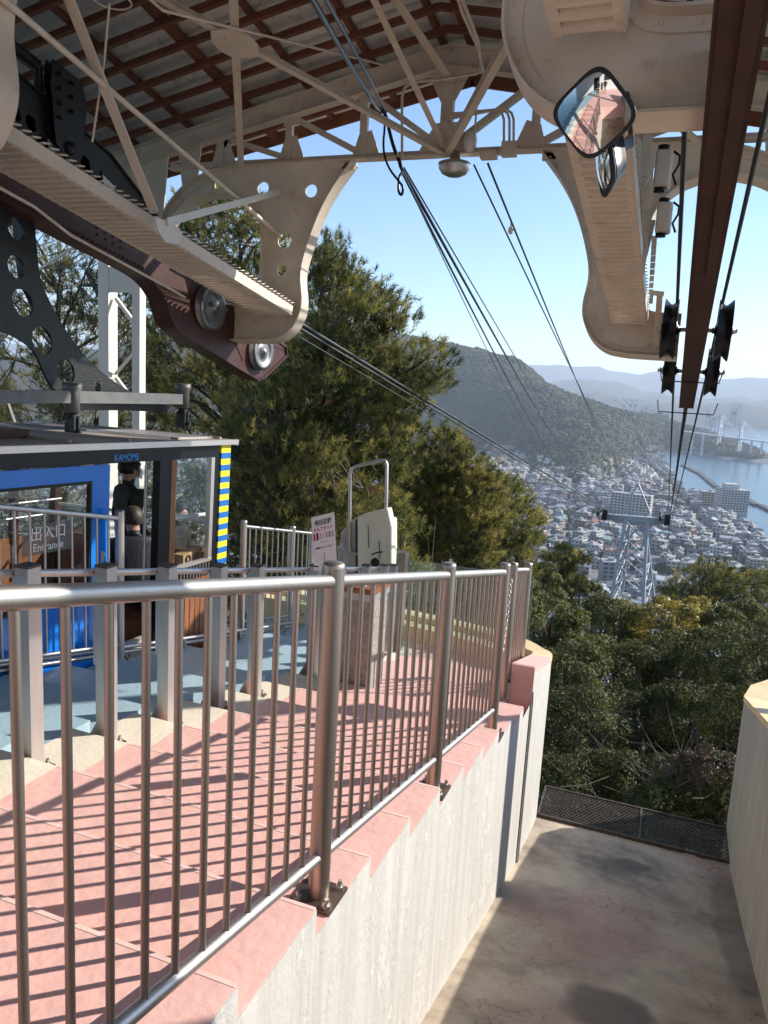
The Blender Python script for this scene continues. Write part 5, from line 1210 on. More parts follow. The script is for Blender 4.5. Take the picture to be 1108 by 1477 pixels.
# ================================================================== blue cable car cabin
GX, GX2, GZ, GT = -3.85, -5.85, -2.47, -.60
gd = thing('cable_car', 'blue cable car cabin with black name band and yellow and blue striped corner', 'cable car', (-4.85, 4.2, GZ))
CGL = glass('cabin_glass', (.93, .95, .94))
ROOFT = mat('worn_cabin_roof', (.30, .25, .21), .6, var=.2, scale=5); ALU = mat('satin_aluminium', (.62, .56, .52), .35, .85, var=.05)
FLM = mat('dark_cabin_floor', (.06, .05, .05), .6)
def gp_(px, py, X=GX): return PX(px, py, X)
YE, YD = 6.04, 4.40     # front corner, right edge of the blue door
Y0G = 1.3
MB().box(GX2, GX, Y0G, YE, GZ-.12, GZ).build('floor', FLM, gd)
# roof with raised edge
mb = MB(); mb.prism([(GX+.03, Y0G-.05, GT+.02), (GX+.03, YE+.03, GT+.02), (GX2-.03, YE+.03, GT+.02), (GX2-.03, Y0G-.05, GT+.02)], (0, 0, .045)); mb.build('roof_panel', ROOFT, gd)
mb = MB()
for a, b_ in (((GX+.045, Y0G-.06), (GX+.045, YE+.05)), ((GX+.045, YE+.05), (GX2-.045, YE+.05)), ((GX2-.045, Y0G-.06), (GX2-.045, YE+.05))): mb.bar(V(a[0], a[1], GT+.035), V(b_[0], b_[1], GT+.045), .03, .045)
mb.build('roof_edge', ALU, gd)
for y in np.arange(Y0G+.3, YE, .62): MB().box(GX2+.05, GX-.05, y, y+.03, GT+.065, GT+.085).build('roof_rib', ROOFT, gd)
MB().box(GX-1.0, GX-.12, 5.3, 5.95, GT+.066, GT+.082).build('roof_hatch', ALU, gd)
MB().box(GX-1.15, GX-.42, 2.8, 4.1, GT+.066, GT+.13).build('roof_box', BROWNST, gd)
# name band
MB().box(GX-.03, GX, Y0G, YE-.17, -.690, GT+.02).build('name_band', BLACKP, gd)
MB().box(GX2, GX2+.03, Y0G, YE, -.690, GT+.02).build('name_band', BLACKP, gd); MB().box(GX2, GX, YE-.03, YE, -.690, GT+.02).build('name_band', BLACKP, gd)
LB = mat('blue_lettering', (.02, .22, .55), .4)
yc = (gp_(156, 655).y+gp_(192, 655).y)/2; zc = -.652; wtxt = gp_(192, 655).y-gp_(156, 655).y
vs_, fs = text_mesh('KAMOME', .070, lambda a, b_, c: V(GX+.003+c, yc+a, zc+b_), .0008, bold=.0012, sx=1.0)
ys_ = [v[1] for v in vs_]; sc_ = wtxt/(max(ys_)-min(ys_)); vs_ = [V(v[0], yc+(v[1]-yc)*sc_, v[2]) for v in vs_]
MB().add(vs_, fs).build('name_lettering', LB, gd)
# blue sliding door
DY0 = 2.62
dr = MB().box(GX+.002, GX+.035, DY0, YD, -.80, -.692).box(GX+.002, GX+.035, DY0, DY0+.18, -1.62, -.80).box(GX+.002, GX+.035, YD-.18, YD, -1.62, -.80).box(GX+.002, GX+.035, DY0, YD, GZ+.02, -1.62).build('door', BLUE, gd)
MB().box(GX+.012, GX+.018, DY0+.18, YD-.18, -1.62, -.80).build('pane', CGL, dr)
mb = MB(); 
for a in ((DY0+.18, DY0+.20, -1.62, -.80), (YD-.20, YD-.18, -1.62, -.80), (DY0+.2, YD-.2, -.82, -.80), (DY0+.2, YD-.2, -1.62, -1.60)): mb.box(GX+.004, GX+.037, *a)
mb.build('window_gasket', BLACKR, dr)
FROST = mat('frosted_notice_film', (.55, .56, .54), .5); WHT = mat('white_lettering', (.85, .85, .83), .5)
c = gp_(62, 780, GX+.02); MB().box(GX+.0195, GX+.021, c.y-.22, c.y+.22, c.z-.10, c.z+.10).build('notice_film', glass('frosted_film', (.62, .63, .62), dirt=.22), dr)
for body, dz, s_ in (('出入口', .032, .105), ('Entrance', -.055, .075)):
    vs_, fs = text_mesh(body, s_, lambda a, b_, cc: V(GX+.0225+cc, c.y+a, c.z+dz+b_), .0005); MB().add(vs_, fs).build('lettering', WHT, dr)
cc_ = gp_(143, 800, GX+.036); MB().lathe(cc_, (1, 0, 0), [(0, .004), (.02, .004), (.022, 0)], 16).build('door_sticker', WHT, dr)
MB().box(GX+.036, GX+.05, YD-.09, YD-.06, -1.52, -1.32).build('handle', ALU, dr)
# second leaf and rear part of this side
MB().box(GX-.03, GX+.0, Y0G, DY0-.9, GZ, -1.62).box(GX-.03, GX+.0, Y0G, Y0G+.12, -1.62, -.690).box(GX-.03, GX, DY0-.95, DY0-.83, -1.62, -.690).build('side_panel', BLUE, gd)
MB().box(GX-.02, GX-.014, Y0G+.12, DY0-.95, -1.62, -.690).build('pane', CGL, gd)
# black post, wood strip, window, lower boards
PY0 = gp_(224, 740).y; PY1 = gp_(240, 740).y; PY2 = gp_(248, 740).y; WY1 = gp_(303, 740).y; zs = -1.60
MB().box(GX-.07, GX+.0, PY0, PY1, GZ, -.692).build('door_post', BLACKP, gd); MB().box(GX-.05, GX+.004, PY1+.001, PY2, zs, -.692).build('wood_strip', WOOD, gd)
MB().box(GX-.02, GX-.012, PY2, WY1, zs, -.692).build('pane', CGL, gd)
MB().box(GX-.03, GX+.006, PY2, WY1, zs-.03, zs).build('window_sill', ALU, gd)
MB().box(GX-.045, GX+.002, WY1-.05, WY1, zs, -.692).build('window_frame', ALU, gd)
MB().box(GX-.05, GX, WY1, 5.88, GZ, -.692).build('corner_post', BLACKP, gd)
MB().box(GX-.05, GX-.01, PY1, WY1, GZ, zs-.03).build('lower_panel', BLACKP, gd)
for k in range(9): yy = PY1+(5.88-PY1)*k/9; MB().box(GX-.01, GX+.006, yy+.006, yy+(5.88-PY1)/9-.006, GZ-.02, zs-.16).build('wood_board', WOOD, gd)
for k in range(12): yy = PY2+(WY1-PY2)*k/12; MB().box(GX-.01, GX+.0, yy+.015, yy+.022, zs-.16, zs-.03).build('grille_bar', ALU, gd)
# striped corner
cp_ = MB().box(GX-.10, GX+.012, 5.885, 6.035, -1.86, GT+.02).build('striped_corner', YEL, gd)
n = 11; hz = (GT+.0+1.80)/(2*n)
for k in range(n):
    z1 = GT-.0-hz*(2*k+1); MB().box(GX-.102, GX+.0135, 5.8835, 6.0365, z1-hz, z1).build('blue_stripe', BLUES, cp_)
MB().box(GX-.10, GX+.010, 5.885, 6.03, GZ, -1.86).build('wood_corner', WOOD, gd)
# far side, ends
for y in (Y0G, 2.35, 3.4, 4.45, 5.4, 5.94): MB().box(GX2, GX2+.05, y, y+.08, GZ, -.690).build('far_post', BROWNST, gd)
MB().box(GX2, GX2+.03, Y0G, YE, GZ, -1.62).build('far_panel', WOOD, gd); MB().box(GX2+.01, GX2+.016, Y0G, YE, -1.62, -.690).build('pane', CGL, gd)
for y0_ in (YE, ): MB().box(GX2, GX, YE-.03, YE, GZ, -1.62).build('end_panel', WOOD, gd); MB().box(GX2, GX, YE-.02, YE-.014, -1.62, -.690).build('pane', CGL, gd)
MB().box(GX2, GX, Y0G, Y0G+.03, GZ, -1.62).build('end_panel', WOOD, gd); MB().box(GX2, GX, Y0G+.01, Y0G+.016, -1.62, -.690).build('pane', CGL, gd)
for X_, z_, r in ((GX2+.10, -1.28, .013), (GX2+.10, -1.42, .013), (GX2+.08, -1.12, .010)): MB().tube([(X_, Y0G+.1, z_), (X_, YE-.08, z_)], r, 10).build('interior_rail', STAIN, gd)
MB().tube([(GX2+.1, YE-.1, -1.33), (GX-.12, YE-.12, -1.30)], .016, 10).build('interior_rail', PAPER, gd)
a, b_ = gp_(243, 741, GX-.25), gp_(302, 731, GX-.25); MB().tube([a, b_], .018, 10).build('interior_rail', PAPER, gd)
MB().tube([(GX-.12, PY0-.02, -.74), (GX-.12, PY0-.02, -1.9)], .013, 10).build('grab_pole', STAIN, gd)
MB().box(GX-.62, GX-.10, 5.2, 5.95, GZ, GZ+.43).build('bench', WOOD, gd); MB().box(GX2+.05, GX2+.45, 1.6, 5.6, GZ, GZ+.43).build('bench', WOOD, gd)
MB().box(GX-.08, GX-.02, 4.55, 4.95, GZ+.0, GZ+.34).build('step_box', mat('cream_panel', (.55, .48, .40), .6), gd)
mb = MB()
for k in range(6):
    for j in range(5): 
        if (k*7+j*3) % 4: mb.box(GX-.02, GX-.018, 4.62+.02*k, 4.635+.02*k, GZ+.12+.028*j, GZ+.14+.028*j)
mb.build('vent_plate', BLACKP, gd, kind='stuff')
gd.rotation_euler.x = math.radians(-2.0)   # the cabin hangs with a slight pitch
# ================================================================== people
SKIN = mat('skin', (.50, .30, .22), .5, var=.03); HAIRB = mat('black_hair', (.012, .010, .010), .5); HAIRG = mat('greying_brown_hair', (.055, .04, .03), .55, var=.4, scale=60)
CLOTH = [mat('dark_olive_coat', (.032, .033, .026), .8), mat('black_trousers', (.015, .015, .018), .8), mat('quilted_navy_vest', (.025, .027, .036), .5, bump=.3), mat('beige_trousers', (.30, .24, .17), .8), mat('black_coat', (.014, .013, .014), .75)]
def person(loc, face, pose, hgt, coat, legs, label, hair=HAIRB, mask=False, cap=None, hold=False):
    """one continuous skinned body; pose 'stand' or 'sit'; faces +x before rotation"""
    s = hgt/1.70
    J = {}
    if pose == 'stand':
        J = dict(pelvis=(0, 0, .93), waist=(0, 0, 1.08), chest=(.0, 0, 1.30), neckb=(-.01, 0, 1.44), neck=(0, 0, 1.50), head=(.02, 0, 1.58), crown=(.01, 0, 1.645),
                 shL=(0, .17, 1.38), elL=(-.03, .235, 1.12), wrL=(.08, .235, .90), shR=(0, -.17, 1.38), elR=(-.02, -.235, 1.12), wrR=(.14, -.21, .93),
                 hipL=(0, .09, .90), knL=(.02, .10, .49), anL=(-.03, .11, .09), toL=(.13, .12, .045), hipR=(0, -.09, .90), knR=(.03, -.10, .49), anR=(-.02, -.11, .09), toR=(.14, -.12, .045))
    else:
        J = dict(pelvis=(0, 0, .52), waist=(-.01, 0, .66), chest=(.02, 0, .88), neckb=(.03, 0, 1.03), neck=(.05, 0, 1.09), head=(.08, 0, 1.17), crown=(.07, 0, 1.235),
                 shL=(.02, .17, .97), elL=(.08, .23, .73), wrL=(.29, .14, .74), shR=(.02, -.17, .97), elR=(.08, -.23, .73), wrR=(.29, -.13, .75),
                 hipL=(.03, .10, .50), knL=(.44, .12, .50), anL=(.42, .12, .09), toL=(.57, .13, .045), hipR=(.03, -.10, .50), knR=(.44, -.12, .50), anR=(.42, -.12, .09), toR=(.57, -.13, .045))
    R_ = dict(pelvis=.135, waist=.125, chest=.15, neckb=.065, neck=.052, head=.088, crown=.076, shL=.068, elL=.048, wrL=.03, shR=.068, elR=.048, wrR=.03, hipL=.085, knL=.062, anL=.042, toL=.038, hipR=.085, knR=.062, anR=.042, toR=.038)
    names = list(J); idx = {n: i for i, n in enumerate(names)}; vs_ = [V(*J[n]) for n in names]; rd = [R_[n] for n in names]
    ed = [('pelvis', 'waist'), ('waist', 'chest'), ('chest', 'neckb'), ('neckb', 'neck'), ('neck', 'head'), ('head', 'crown'), ('chest', 'shL'), ('shL', 'elL'), ('elL', 'wrL'), ('chest', 'shR'), ('shR', 'elR'), ('elR', 'wrR'), ('pelvis', 'hipL'), ('hipL', 'knL'), ('knL', 'anL'), ('anL', 'toL'), ('pelvis', 'hipR'), ('hipR', 'knR'), ('knR', 'anR'), ('anR', 'toR')]
    ed = [(idx[a], idx[b_]) for a, b_ in ed]
    for sd, wr, el_ in ((1, 'wrL', 'elL'), (-1, 'wrR', 'elR')):
        w_ = V(*J[wr]); d = (w_-V(*J[el_])).normalized(); side = d.cross(V(0, 0, 1)).normalized() if abs(d.z) < .9 else V(1, 0, 0); side = side*-sd
        pal = len(vs_); vs_.append(w_+d*.055); rd.append(.030); ed.append((idx[wr], pal))
        for k, (o, L_) in enumerate(((-.030, .070), (-.010, .080), (.010, .076), (.028, .060))):
            a = len(vs_); vs_.append(w_+d*.085+side*o); rd.append(.0095); ed.append((pal, a))
            vs_.append(w_+d*(.085+L_*.55)+side*o+V(0, 0, -.012)); rd.append(.0085); ed.append((a, a+1)); vs_.append(w_+d*(.085+L_*.8)+side*o+V(0, 0, -.035)); rd.append(.0075); ed.append((a+1, a+2))
        a = len(vs_); vs_.append(w_+d*.045-side*.038); rd.append(.011); ed.append((pal, a)); vs_.append(w_+d*.085-side*.055+V(0, 0, -.01)); rd.append(.0095); ed.append((a, a+1))
    me = bpy.data.meshes.new('body'); me.from_pydata([tuple(v) for v in vs_], ed, []); ob = bpy.data.objects.new('tmp', me); COL.objects.link(ob)
    sk = ob.modifiers.new('skin', 'SKIN'); sk.use_smooth_shade = True
    for i, v in enumerate(me.skin_vertices[0].data): v.radius = (rd[i], rd[i]); v.use_root = (i == 0)
    ss = ob.modifiers.new('sub', 'SUBSURF'); ss.levels = 2; ss.render_levels = 2
    dg = bpy.context.evaluated_depsgraph_get(); em = bpy.data.meshes.new_from_object(ob.evaluated_get(dg)); bpy.data.objects.remove(ob)
    co = np.array([v.co[:] for v in em.vertices])
    pz = J['neck'][2]; hd = V(*J['head'])
    # widen the torso, shape a face
    for v in em.vertices:
        c = v.co
        if J['pelvis'][2]-.1 < c.z < J['neckb'][2]-.03 and abs(c.y) < .2: c.y *= 1.12
        if c.z > pz+.02:
            dx = c.x-hd.x; dz = c.z-hd.z
            c.y = hd.y+(c.y-hd.y)*.88
            if dx > .05 and abs(c.y) < .018 and -.03 < dz < .02: c.x += .022*(1-abs(c.y)/.018)
            if dx > .05 and .012 < abs(c.y) < .045 and .005 < dz < .03: c.x -= .006
    em.materials.clear(); [em.materials.append(x_) for x_ in (coat, legs, SKIN, BLACKR)]
    for p in em.polygons:
        c = p.center; m = 0
        if c.z > pz-.005: m = 2
        elif c.z < J['pelvis'][2]-.06 and pose == 'stand' and abs(c.y) < .19: m = 1
        elif pose == 'sit' and (c.x > .15 and c.z < .62): m = 1
        if c.z < .085: m = 3
        for wr, el_ in (('wrL', 'elL'), ('wrR', 'elR')):
            w_ = V(*J[wr]); d = (w_-V(*J[el_])).normalized()
            if (c-w_).length < .2 and (c-w_).dot(d) > .0: m = 2
        p.material_index = m
    t = thing('person', label, 'person', loc); t.rotation_euler.z = face; t.scale = (s, s, s)
    def kid(name, mb_or_me, m=None):
        me_ = mb_or_me if m is None else mb_or_me.mesh(name, m); o = bpy.data.objects.new(name, me_); COL.objects.link(o); o.parent = t; return o
    kid('body', em)
    # hair shell over back and top of the head
    mb = MB(); cz = hd+V(-.012, 0, .022); N_, M_ = 20, 10
    for i in range(M_+1):
        th = math.pi*.66*i/M_
        for j in range(N_):
            a = 2*math.pi*j/N_; front = max(0, math.cos(a)); thh = th*(1-.42*front); rr_ = .102*(1+.03*math.sin(7*a+i)); mb.v.append(tuple(cz+V(rr_*1.05*math.sin(thh)*math.cos(a), rr_*.90*math.sin(thh)*math.sin(a), rr_*math.cos(thh))))
    for i in range(M_):
        for j in range(N_): mb.f.append((i*N_+j, (i+1)*N_+j, (i+1)*N_+(j+1) % N_, i*N_+(j+1) % N_)); mb.m.append(0); mb.sm.append(True)
    kid('knit_hat' if cap else 'hair', mb, cap or hair)
    mb = MB()
    for sd in (-1, 1): mb2 = MB().ball(hd+V(0.0, sd*.082, -.0), (.016, .010, .028), n=8, k=5); kid('ear', mb2, SKIN); mb3 = MB().ball(hd+V(.079, sd*.028, .018), (.008, .011, .006), n=8, k=5); kid('eye', mb3, BLACKP)
    if mask:
        mb = MB(); 
        for i in range(5):
            for j in range(7): a = (j-3)/3*1.05; mb.v.append(tuple(hd+V(.097*math.cos(a)+.006, .088*math.sin(a), .0-.020*i)))
        for i in range(4):
            for j in range(6): mb.f.append((i*7+j, i*7+j+1, i*7+j+8, i*7+j+7)); mb.m.append(0); mb.sm.append(True)
        kid('face_mask', mb, PAPER)
    else: kid('mouth', MB().ball(hd+V(.082, 0, -.038), (.006, .022, .005), n=8, k=4), REDINK if False else mat('lips', (.35, .12, .10), .5))
    return t
q1 = PX(186, 664, -4.62)
person((-4.62, q1.y, GZ), math.radians(62), 'stand', q1.z-GZ+.03, CLOTH[0], CLOTH[3], 'standing passenger in dark coat and white face mask inside the cabin doorway', mask=True)
q2 = PX(194, 730, -4.28)
person((-4.28, q2.y, GZ+.0), math.radians(140), 'sit', (q2.z-GZ)*1.70/1.30, CLOTH[2], CLOTH[1], 'seated passenger with greying brown hair and dark quilted vest in cabin', hair=HAIRG)
MB().box(-4.42, -4.05, q2.y-.28, q2.y+.2, GZ, GZ+.42).build('bench', WOOD, gd)
q3 = PX(262, 722, -4.55)
pr3 = person((-4.62, q3.y-.04, GZ+.0), math.radians(10), 'sit', (q3.z-GZ)*1.70/1.30, CLOTH[4], CLOTH[1], 'seated passenger in black hat and black coat behind the cabin window', cap=BLACKR)
c = PX(270, 803, GX-.16); hb = thing('handbag', 'tan strapped handbag held just inside the cabin window', 'bag', c)
MB().obox(c, V(0, .13, .012), V(-.05, 0, 0), V(0, 0, .055)).build('bag_body', TANW, hb)
for dy in (-.06, .06): MB().tube([c+V(.055, dy+.03*math.cos(a), .03*math.sin(a)) for a in [2*math.pi*k/12 for k in range(12)]], .008, 6, closed=True).build('buckle_ring', BLACKR, hb)
# two visitors on the landing behind the viewpoint, seen in the convex mirror
zl = z0+TR
person((-1.9, -4.2, zl), math.radians(80), 'stand', 1.62, CLOTH[4], CLOTH[1], 'visitor in black coat standing on the upper landing reflected in the mirror')
person((-1.1, -4.9, zl), math.radians(100), 'stand', 1.70, CLOTH[2], CLOTH[3], 'visitor in dark vest and beige trousers on the upper landing reflected in the mirror')
# ================================================================== pylon downhill
PYM = mat('pylon_grey_paint', (.38, .40, .42), .5, .2, var=.08)
py_ = thing('cable_pylon', 'grey steel lattice pylon with curved cross arm carrying the ropes below the station', 'pylon', (PY(915, 745, TY).x, TY, -35))
Lp, Rp = PY(876, 741, TY), PY(965, 748, TY)
mb = MB(); n = 14
for k in range(n):
    u0, u1 = k/n, (k+1)/n; d0, d1 = [.28+.42*math.sin(math.pi*u)**.7 if 0 < u < 1 else .3 for u in (u0, u1)]; a, b_ = Lp.lerp(Rp, u0), Lp.lerp(Rp, u1)
    mb.hexa([a+V(0, -.3, -d0), b_+V(0, -.3, -d1), b_+V(0, .3, -d1), a+V(0, .3, -d0), a+V(0, -.3, .0), b_+V(0, -.3, .0), b_+V(0, .3, 0), a+V(0, .3, 0)])
mb.build('cross_arm', PYM, py_)
for p in (Lp, Rp):
    MB().box(p.x-.30, p.x+.10, p.y-1.2, p.y+1.2, p.z-.35, p.z+.45).build('saddle', DARKST, py_); mb = MB()
    for dy in (-1, -.3, .4, 1.1): mb.lathe((p.x-.7, p.y+dy, p.z+.1), (1, 0, 0), [(0, 0), (.22, 0), (.22, .15), (0, .15)], 12)
    mb.build('roller_battery', DARKST, py_, kind='stuff')
legs_ = [(PY(902, 750, TY-1), PY(876, 900, TY-3.2)), (PY(934, 752, TY-1), PY(926, 910, TY-3.2)), (PY(908, 750, TY+1), PY(895, 880, TY+3.2)), (PY(930, 752, TY+1), PY(946, 890, TY+3.2))]
legs_ = [(a, a+(b_-a)*1.9) for a, b_ in legs_]
for a, b_ in legs_: MB().tube([a, b_], .13, 10).build('leg', PYM, py_)
for i, j in ((0, 1), (0, 2), (1, 3), (2, 3)):
    for k in range(9):
        u, v = k/9, (k+1)/9; A = legs_[i][0].lerp(legs_[i][1], u); B = legs_[j][0].lerp(legs_[j][1], v); C_ = legs_[j][0].lerp(legs_[j][1], u); D = legs_[i][0].lerp(legs_[i][1], v)
        MB().tube([A, B], .045, 6).build('cross_brace', PYM, py_); MB().tube([C_, D], .045, 6).build('cross_brace', PYM, py_); MB().tube([A, C_], .045, 6).build('cross_brace', PYM, py_)
ap = PY(921, 697, TY)
for a in ((898, 738, -1), (938, 740, -1), (900, 738, 1), (936, 740, 1)): MB().tube([PY(a[0], a[1], TY+a[2]), ap+V(0, a[2]*.3, 0)], .06, 6).build('mast_leg', PYM, py_)
MB().tube([PY(906, 720, TY), PY(931, 721, TY)], .05, 6).build('mast_leg', PYM, py_)
mb = MB().box(Lp.x, Rp.x, TY-.9, TY-.85, Lp.z+.35, Lp.z+.42)
for k in range(9): x_ = Lp.x+(Rp.x-Lp.x)*k/8; mb.box(x_-.03, x_+.03, TY-.9, TY-.85, Lp.z-.2, Lp.z+.4)
mb.build('walkway_rail', PYM, py_)
# white lattice column beyond the cabin
lc = thing('lattice_column', 'white painted lattice steel column standing behind the cable car cabin', 'column', PY(178, 700, 9.6))
YC = 9.6
A0_, A1_ = PY(155, 370, YC), PY(155, 800, YC); B0_, B1_ = PY(203, 395, YC), PY(203, 800, YC)
A1_.x = A0_.x; B1_.x = B0_.x; A0_.z = B0_.z = 2.2; A1_.z = B1_.z = -4.6
MB().box(A0_.x-.09, A0_.x+.0, YC-.10, YC-.085, -4.6, 2.2).box(A0_.x-.09, A0_.x-.075, YC-.085, YC+.1, -4.6, 2.2).box(A0_.x+.0, A0_.x+.10, YC-.10, YC+.1, -4.6, 2.2).build('post', WHITEP, lc)
MB().box(B0_.x-.075, B0_.x+.065, YC-.10, YC-.085, -4.6, 2.2).box(B0_.x-.0, B0_.x+.015, YC-.085, YC+.1, -4.6, 2.2).build('post', WHITEP, lc)
zz = PY(180, 423, YC).z; MB().box(A0_.x+.1, B0_.x-.075, YC-.09, YC-.075, PY(180, 423, YC).z, PY(180, 386, YC).z).build('batten_plate', WHITEP, lc)
for (a, b_) in (((166, 430), (196, 470)), ((166, 540), (196, 505)), ((166, 545), (196, 585)), ((166, 655), (196, 615))): MB().angle(PY(*a, YC), PY(*b_, YC), .05, .008, (0, 1, 0)).build('lacing', WHITEP, lc)
MB().bar(PY(-10, 430, 9), PY(125, 345, 9.3), .03, .03).build('stay_rod', WHITEP, lc); MB().bar(PY(10, 575, 9), PY(50, 690, 9.3), .04, .03).build('stay_rod', WHITEP, lc)
tb2 = S(XM-5.9, 7, roof_w(XM-5.9)-.12)
MB().bar(V(A0_.x, YC, 2.1), V(tb2.x+1.0, tb2.y, 2.25), .12, .12).build('head_beam', WHITEP, lc)
# ================================================================== vegetation
NR = np.random.default_rng(17)
BARK = mat('pine_bark', (.060, .045, .034), .9, var=.4, scale=9, bump=.5, bscale=30); TWIG = mat('grey_twigs', (.13, .105, .085), .9, var=.3, scale=9)
PN = [mat('pine_needles_dark', (.058, .072, .022), .6, var=.25, scale=2, trans=.35, spec=.2), mat('pine_needles_olive', (.19, .185, .05), .55, var=.25, scale=2, trans=.45, spec=.35), mat('pine_needles_yellow', (.37, .31, .085), .55, var=.2, scale=2, trans=.45, spec=.35), mat('dry_needles', (.20, .11, .05), .8, var=.2, trans=.2)]
LV = {'dark': [mat('dark_glossy_leaves', (.066, .074, .020), .6, var=.3, scale=1.5, trans=.3, spec=.2), mat('green_leaves', (.145, .145, .038), .6, var=.3, scale=1.5, trans=.35, spec=.2), mat('grey_green_leaves', (.20, .19, .075), .6, var=.25, scale=1.5, trans=.3, spec=.2)],
      'yellow': [mat('olive_leaves', (.15, .14, .03), .5, var=.2, trans=.35), mat('yellow_green_leaves', (.36, .28, .045), .5, var=.2, trans=.35), mat('bright_yellow_leaves', (.46, .36, .07), .5, var=.2, trans=.35)],
      'brown': [mat('dead_brown_leaves', (.16, .075, .035), .7, var=.3, trans=.2), mat('red_brown_leaves', (.17, .095, .05), .7, var=.3, trans=.2), mat('dull_green_leaves', (.05, .05, .025), .6, var=.3, trans=.2)]}
def in_poly(px, py, poly):
    ins = np.zeros(len(px), bool); n = len(poly)
    for i in range(n):
        (x1, y1), (x2, y2) = poly[i], poly[(i+1) % n]
        c = ((y1 > py) != (y2 > py)) & (px < (x2-x1)*(py-y1)/((y2-y1) if y2 != y1 else 1e-9)+x1); ins ^= c
    return ins
def edge_dist(px, py, poly):
    d = np.full(len(px), 1e9); n = len(poly)
    for i in range(n):
        a = np.array(poly[i], float); b_ = np.array(poly[(i+1) % n], float); ab = b_-a; L2 = ab@ab
        t_ = np.clip(((px-a[0])*ab[0]+(py-a[1])*ab[1])/L2, 0, 1); d = np.minimum(d, np.hypot(px-a[0]-t_*ab[0], py-a[1]-t_*ab[1]))
    return d
aF, aR, aU = np.array(cF), np.array(cR), np.array(cU)
def PYn(px, py, Y):
    d = aF[None]+np.outer((px-IW/2)/FPX, aR)-np.outer((py-IH/2)/FPX, aU); return d*(Y/d[:, 1])[:, None]
def unit(v): return v/np.maximum(1e-9, np.linalg.norm(v, axis=1))[:, None]
def needle_mesh(tips, axes, n_need, L, wdt):
    """tips (T,3) tuft bases, axes (T,3) shoot directions -> triangles"""
    T = len(tips); r = unit(NR.normal(size=(T*n_need, 3))); ax = np.repeat(axes, n_need, 0); u = NR.uniform(0, 1, T*n_need)
    d = unit(ax*(.55+.5*u)[:, None]+r*.72)
    b0 = np.repeat(tips, n_need, 0)+ax*(u*L*.9)[:, None]
    ll = L*NR.uniform(.7, 1.15, T*n_need)
    side = unit(np.cross(d, NR.normal(size=(T*n_need, 3))))*(wdt/2)
    v = np.stack([b0-side, b0+side, b0+d*ll[:, None]], 1); return v.reshape(-1, 3)
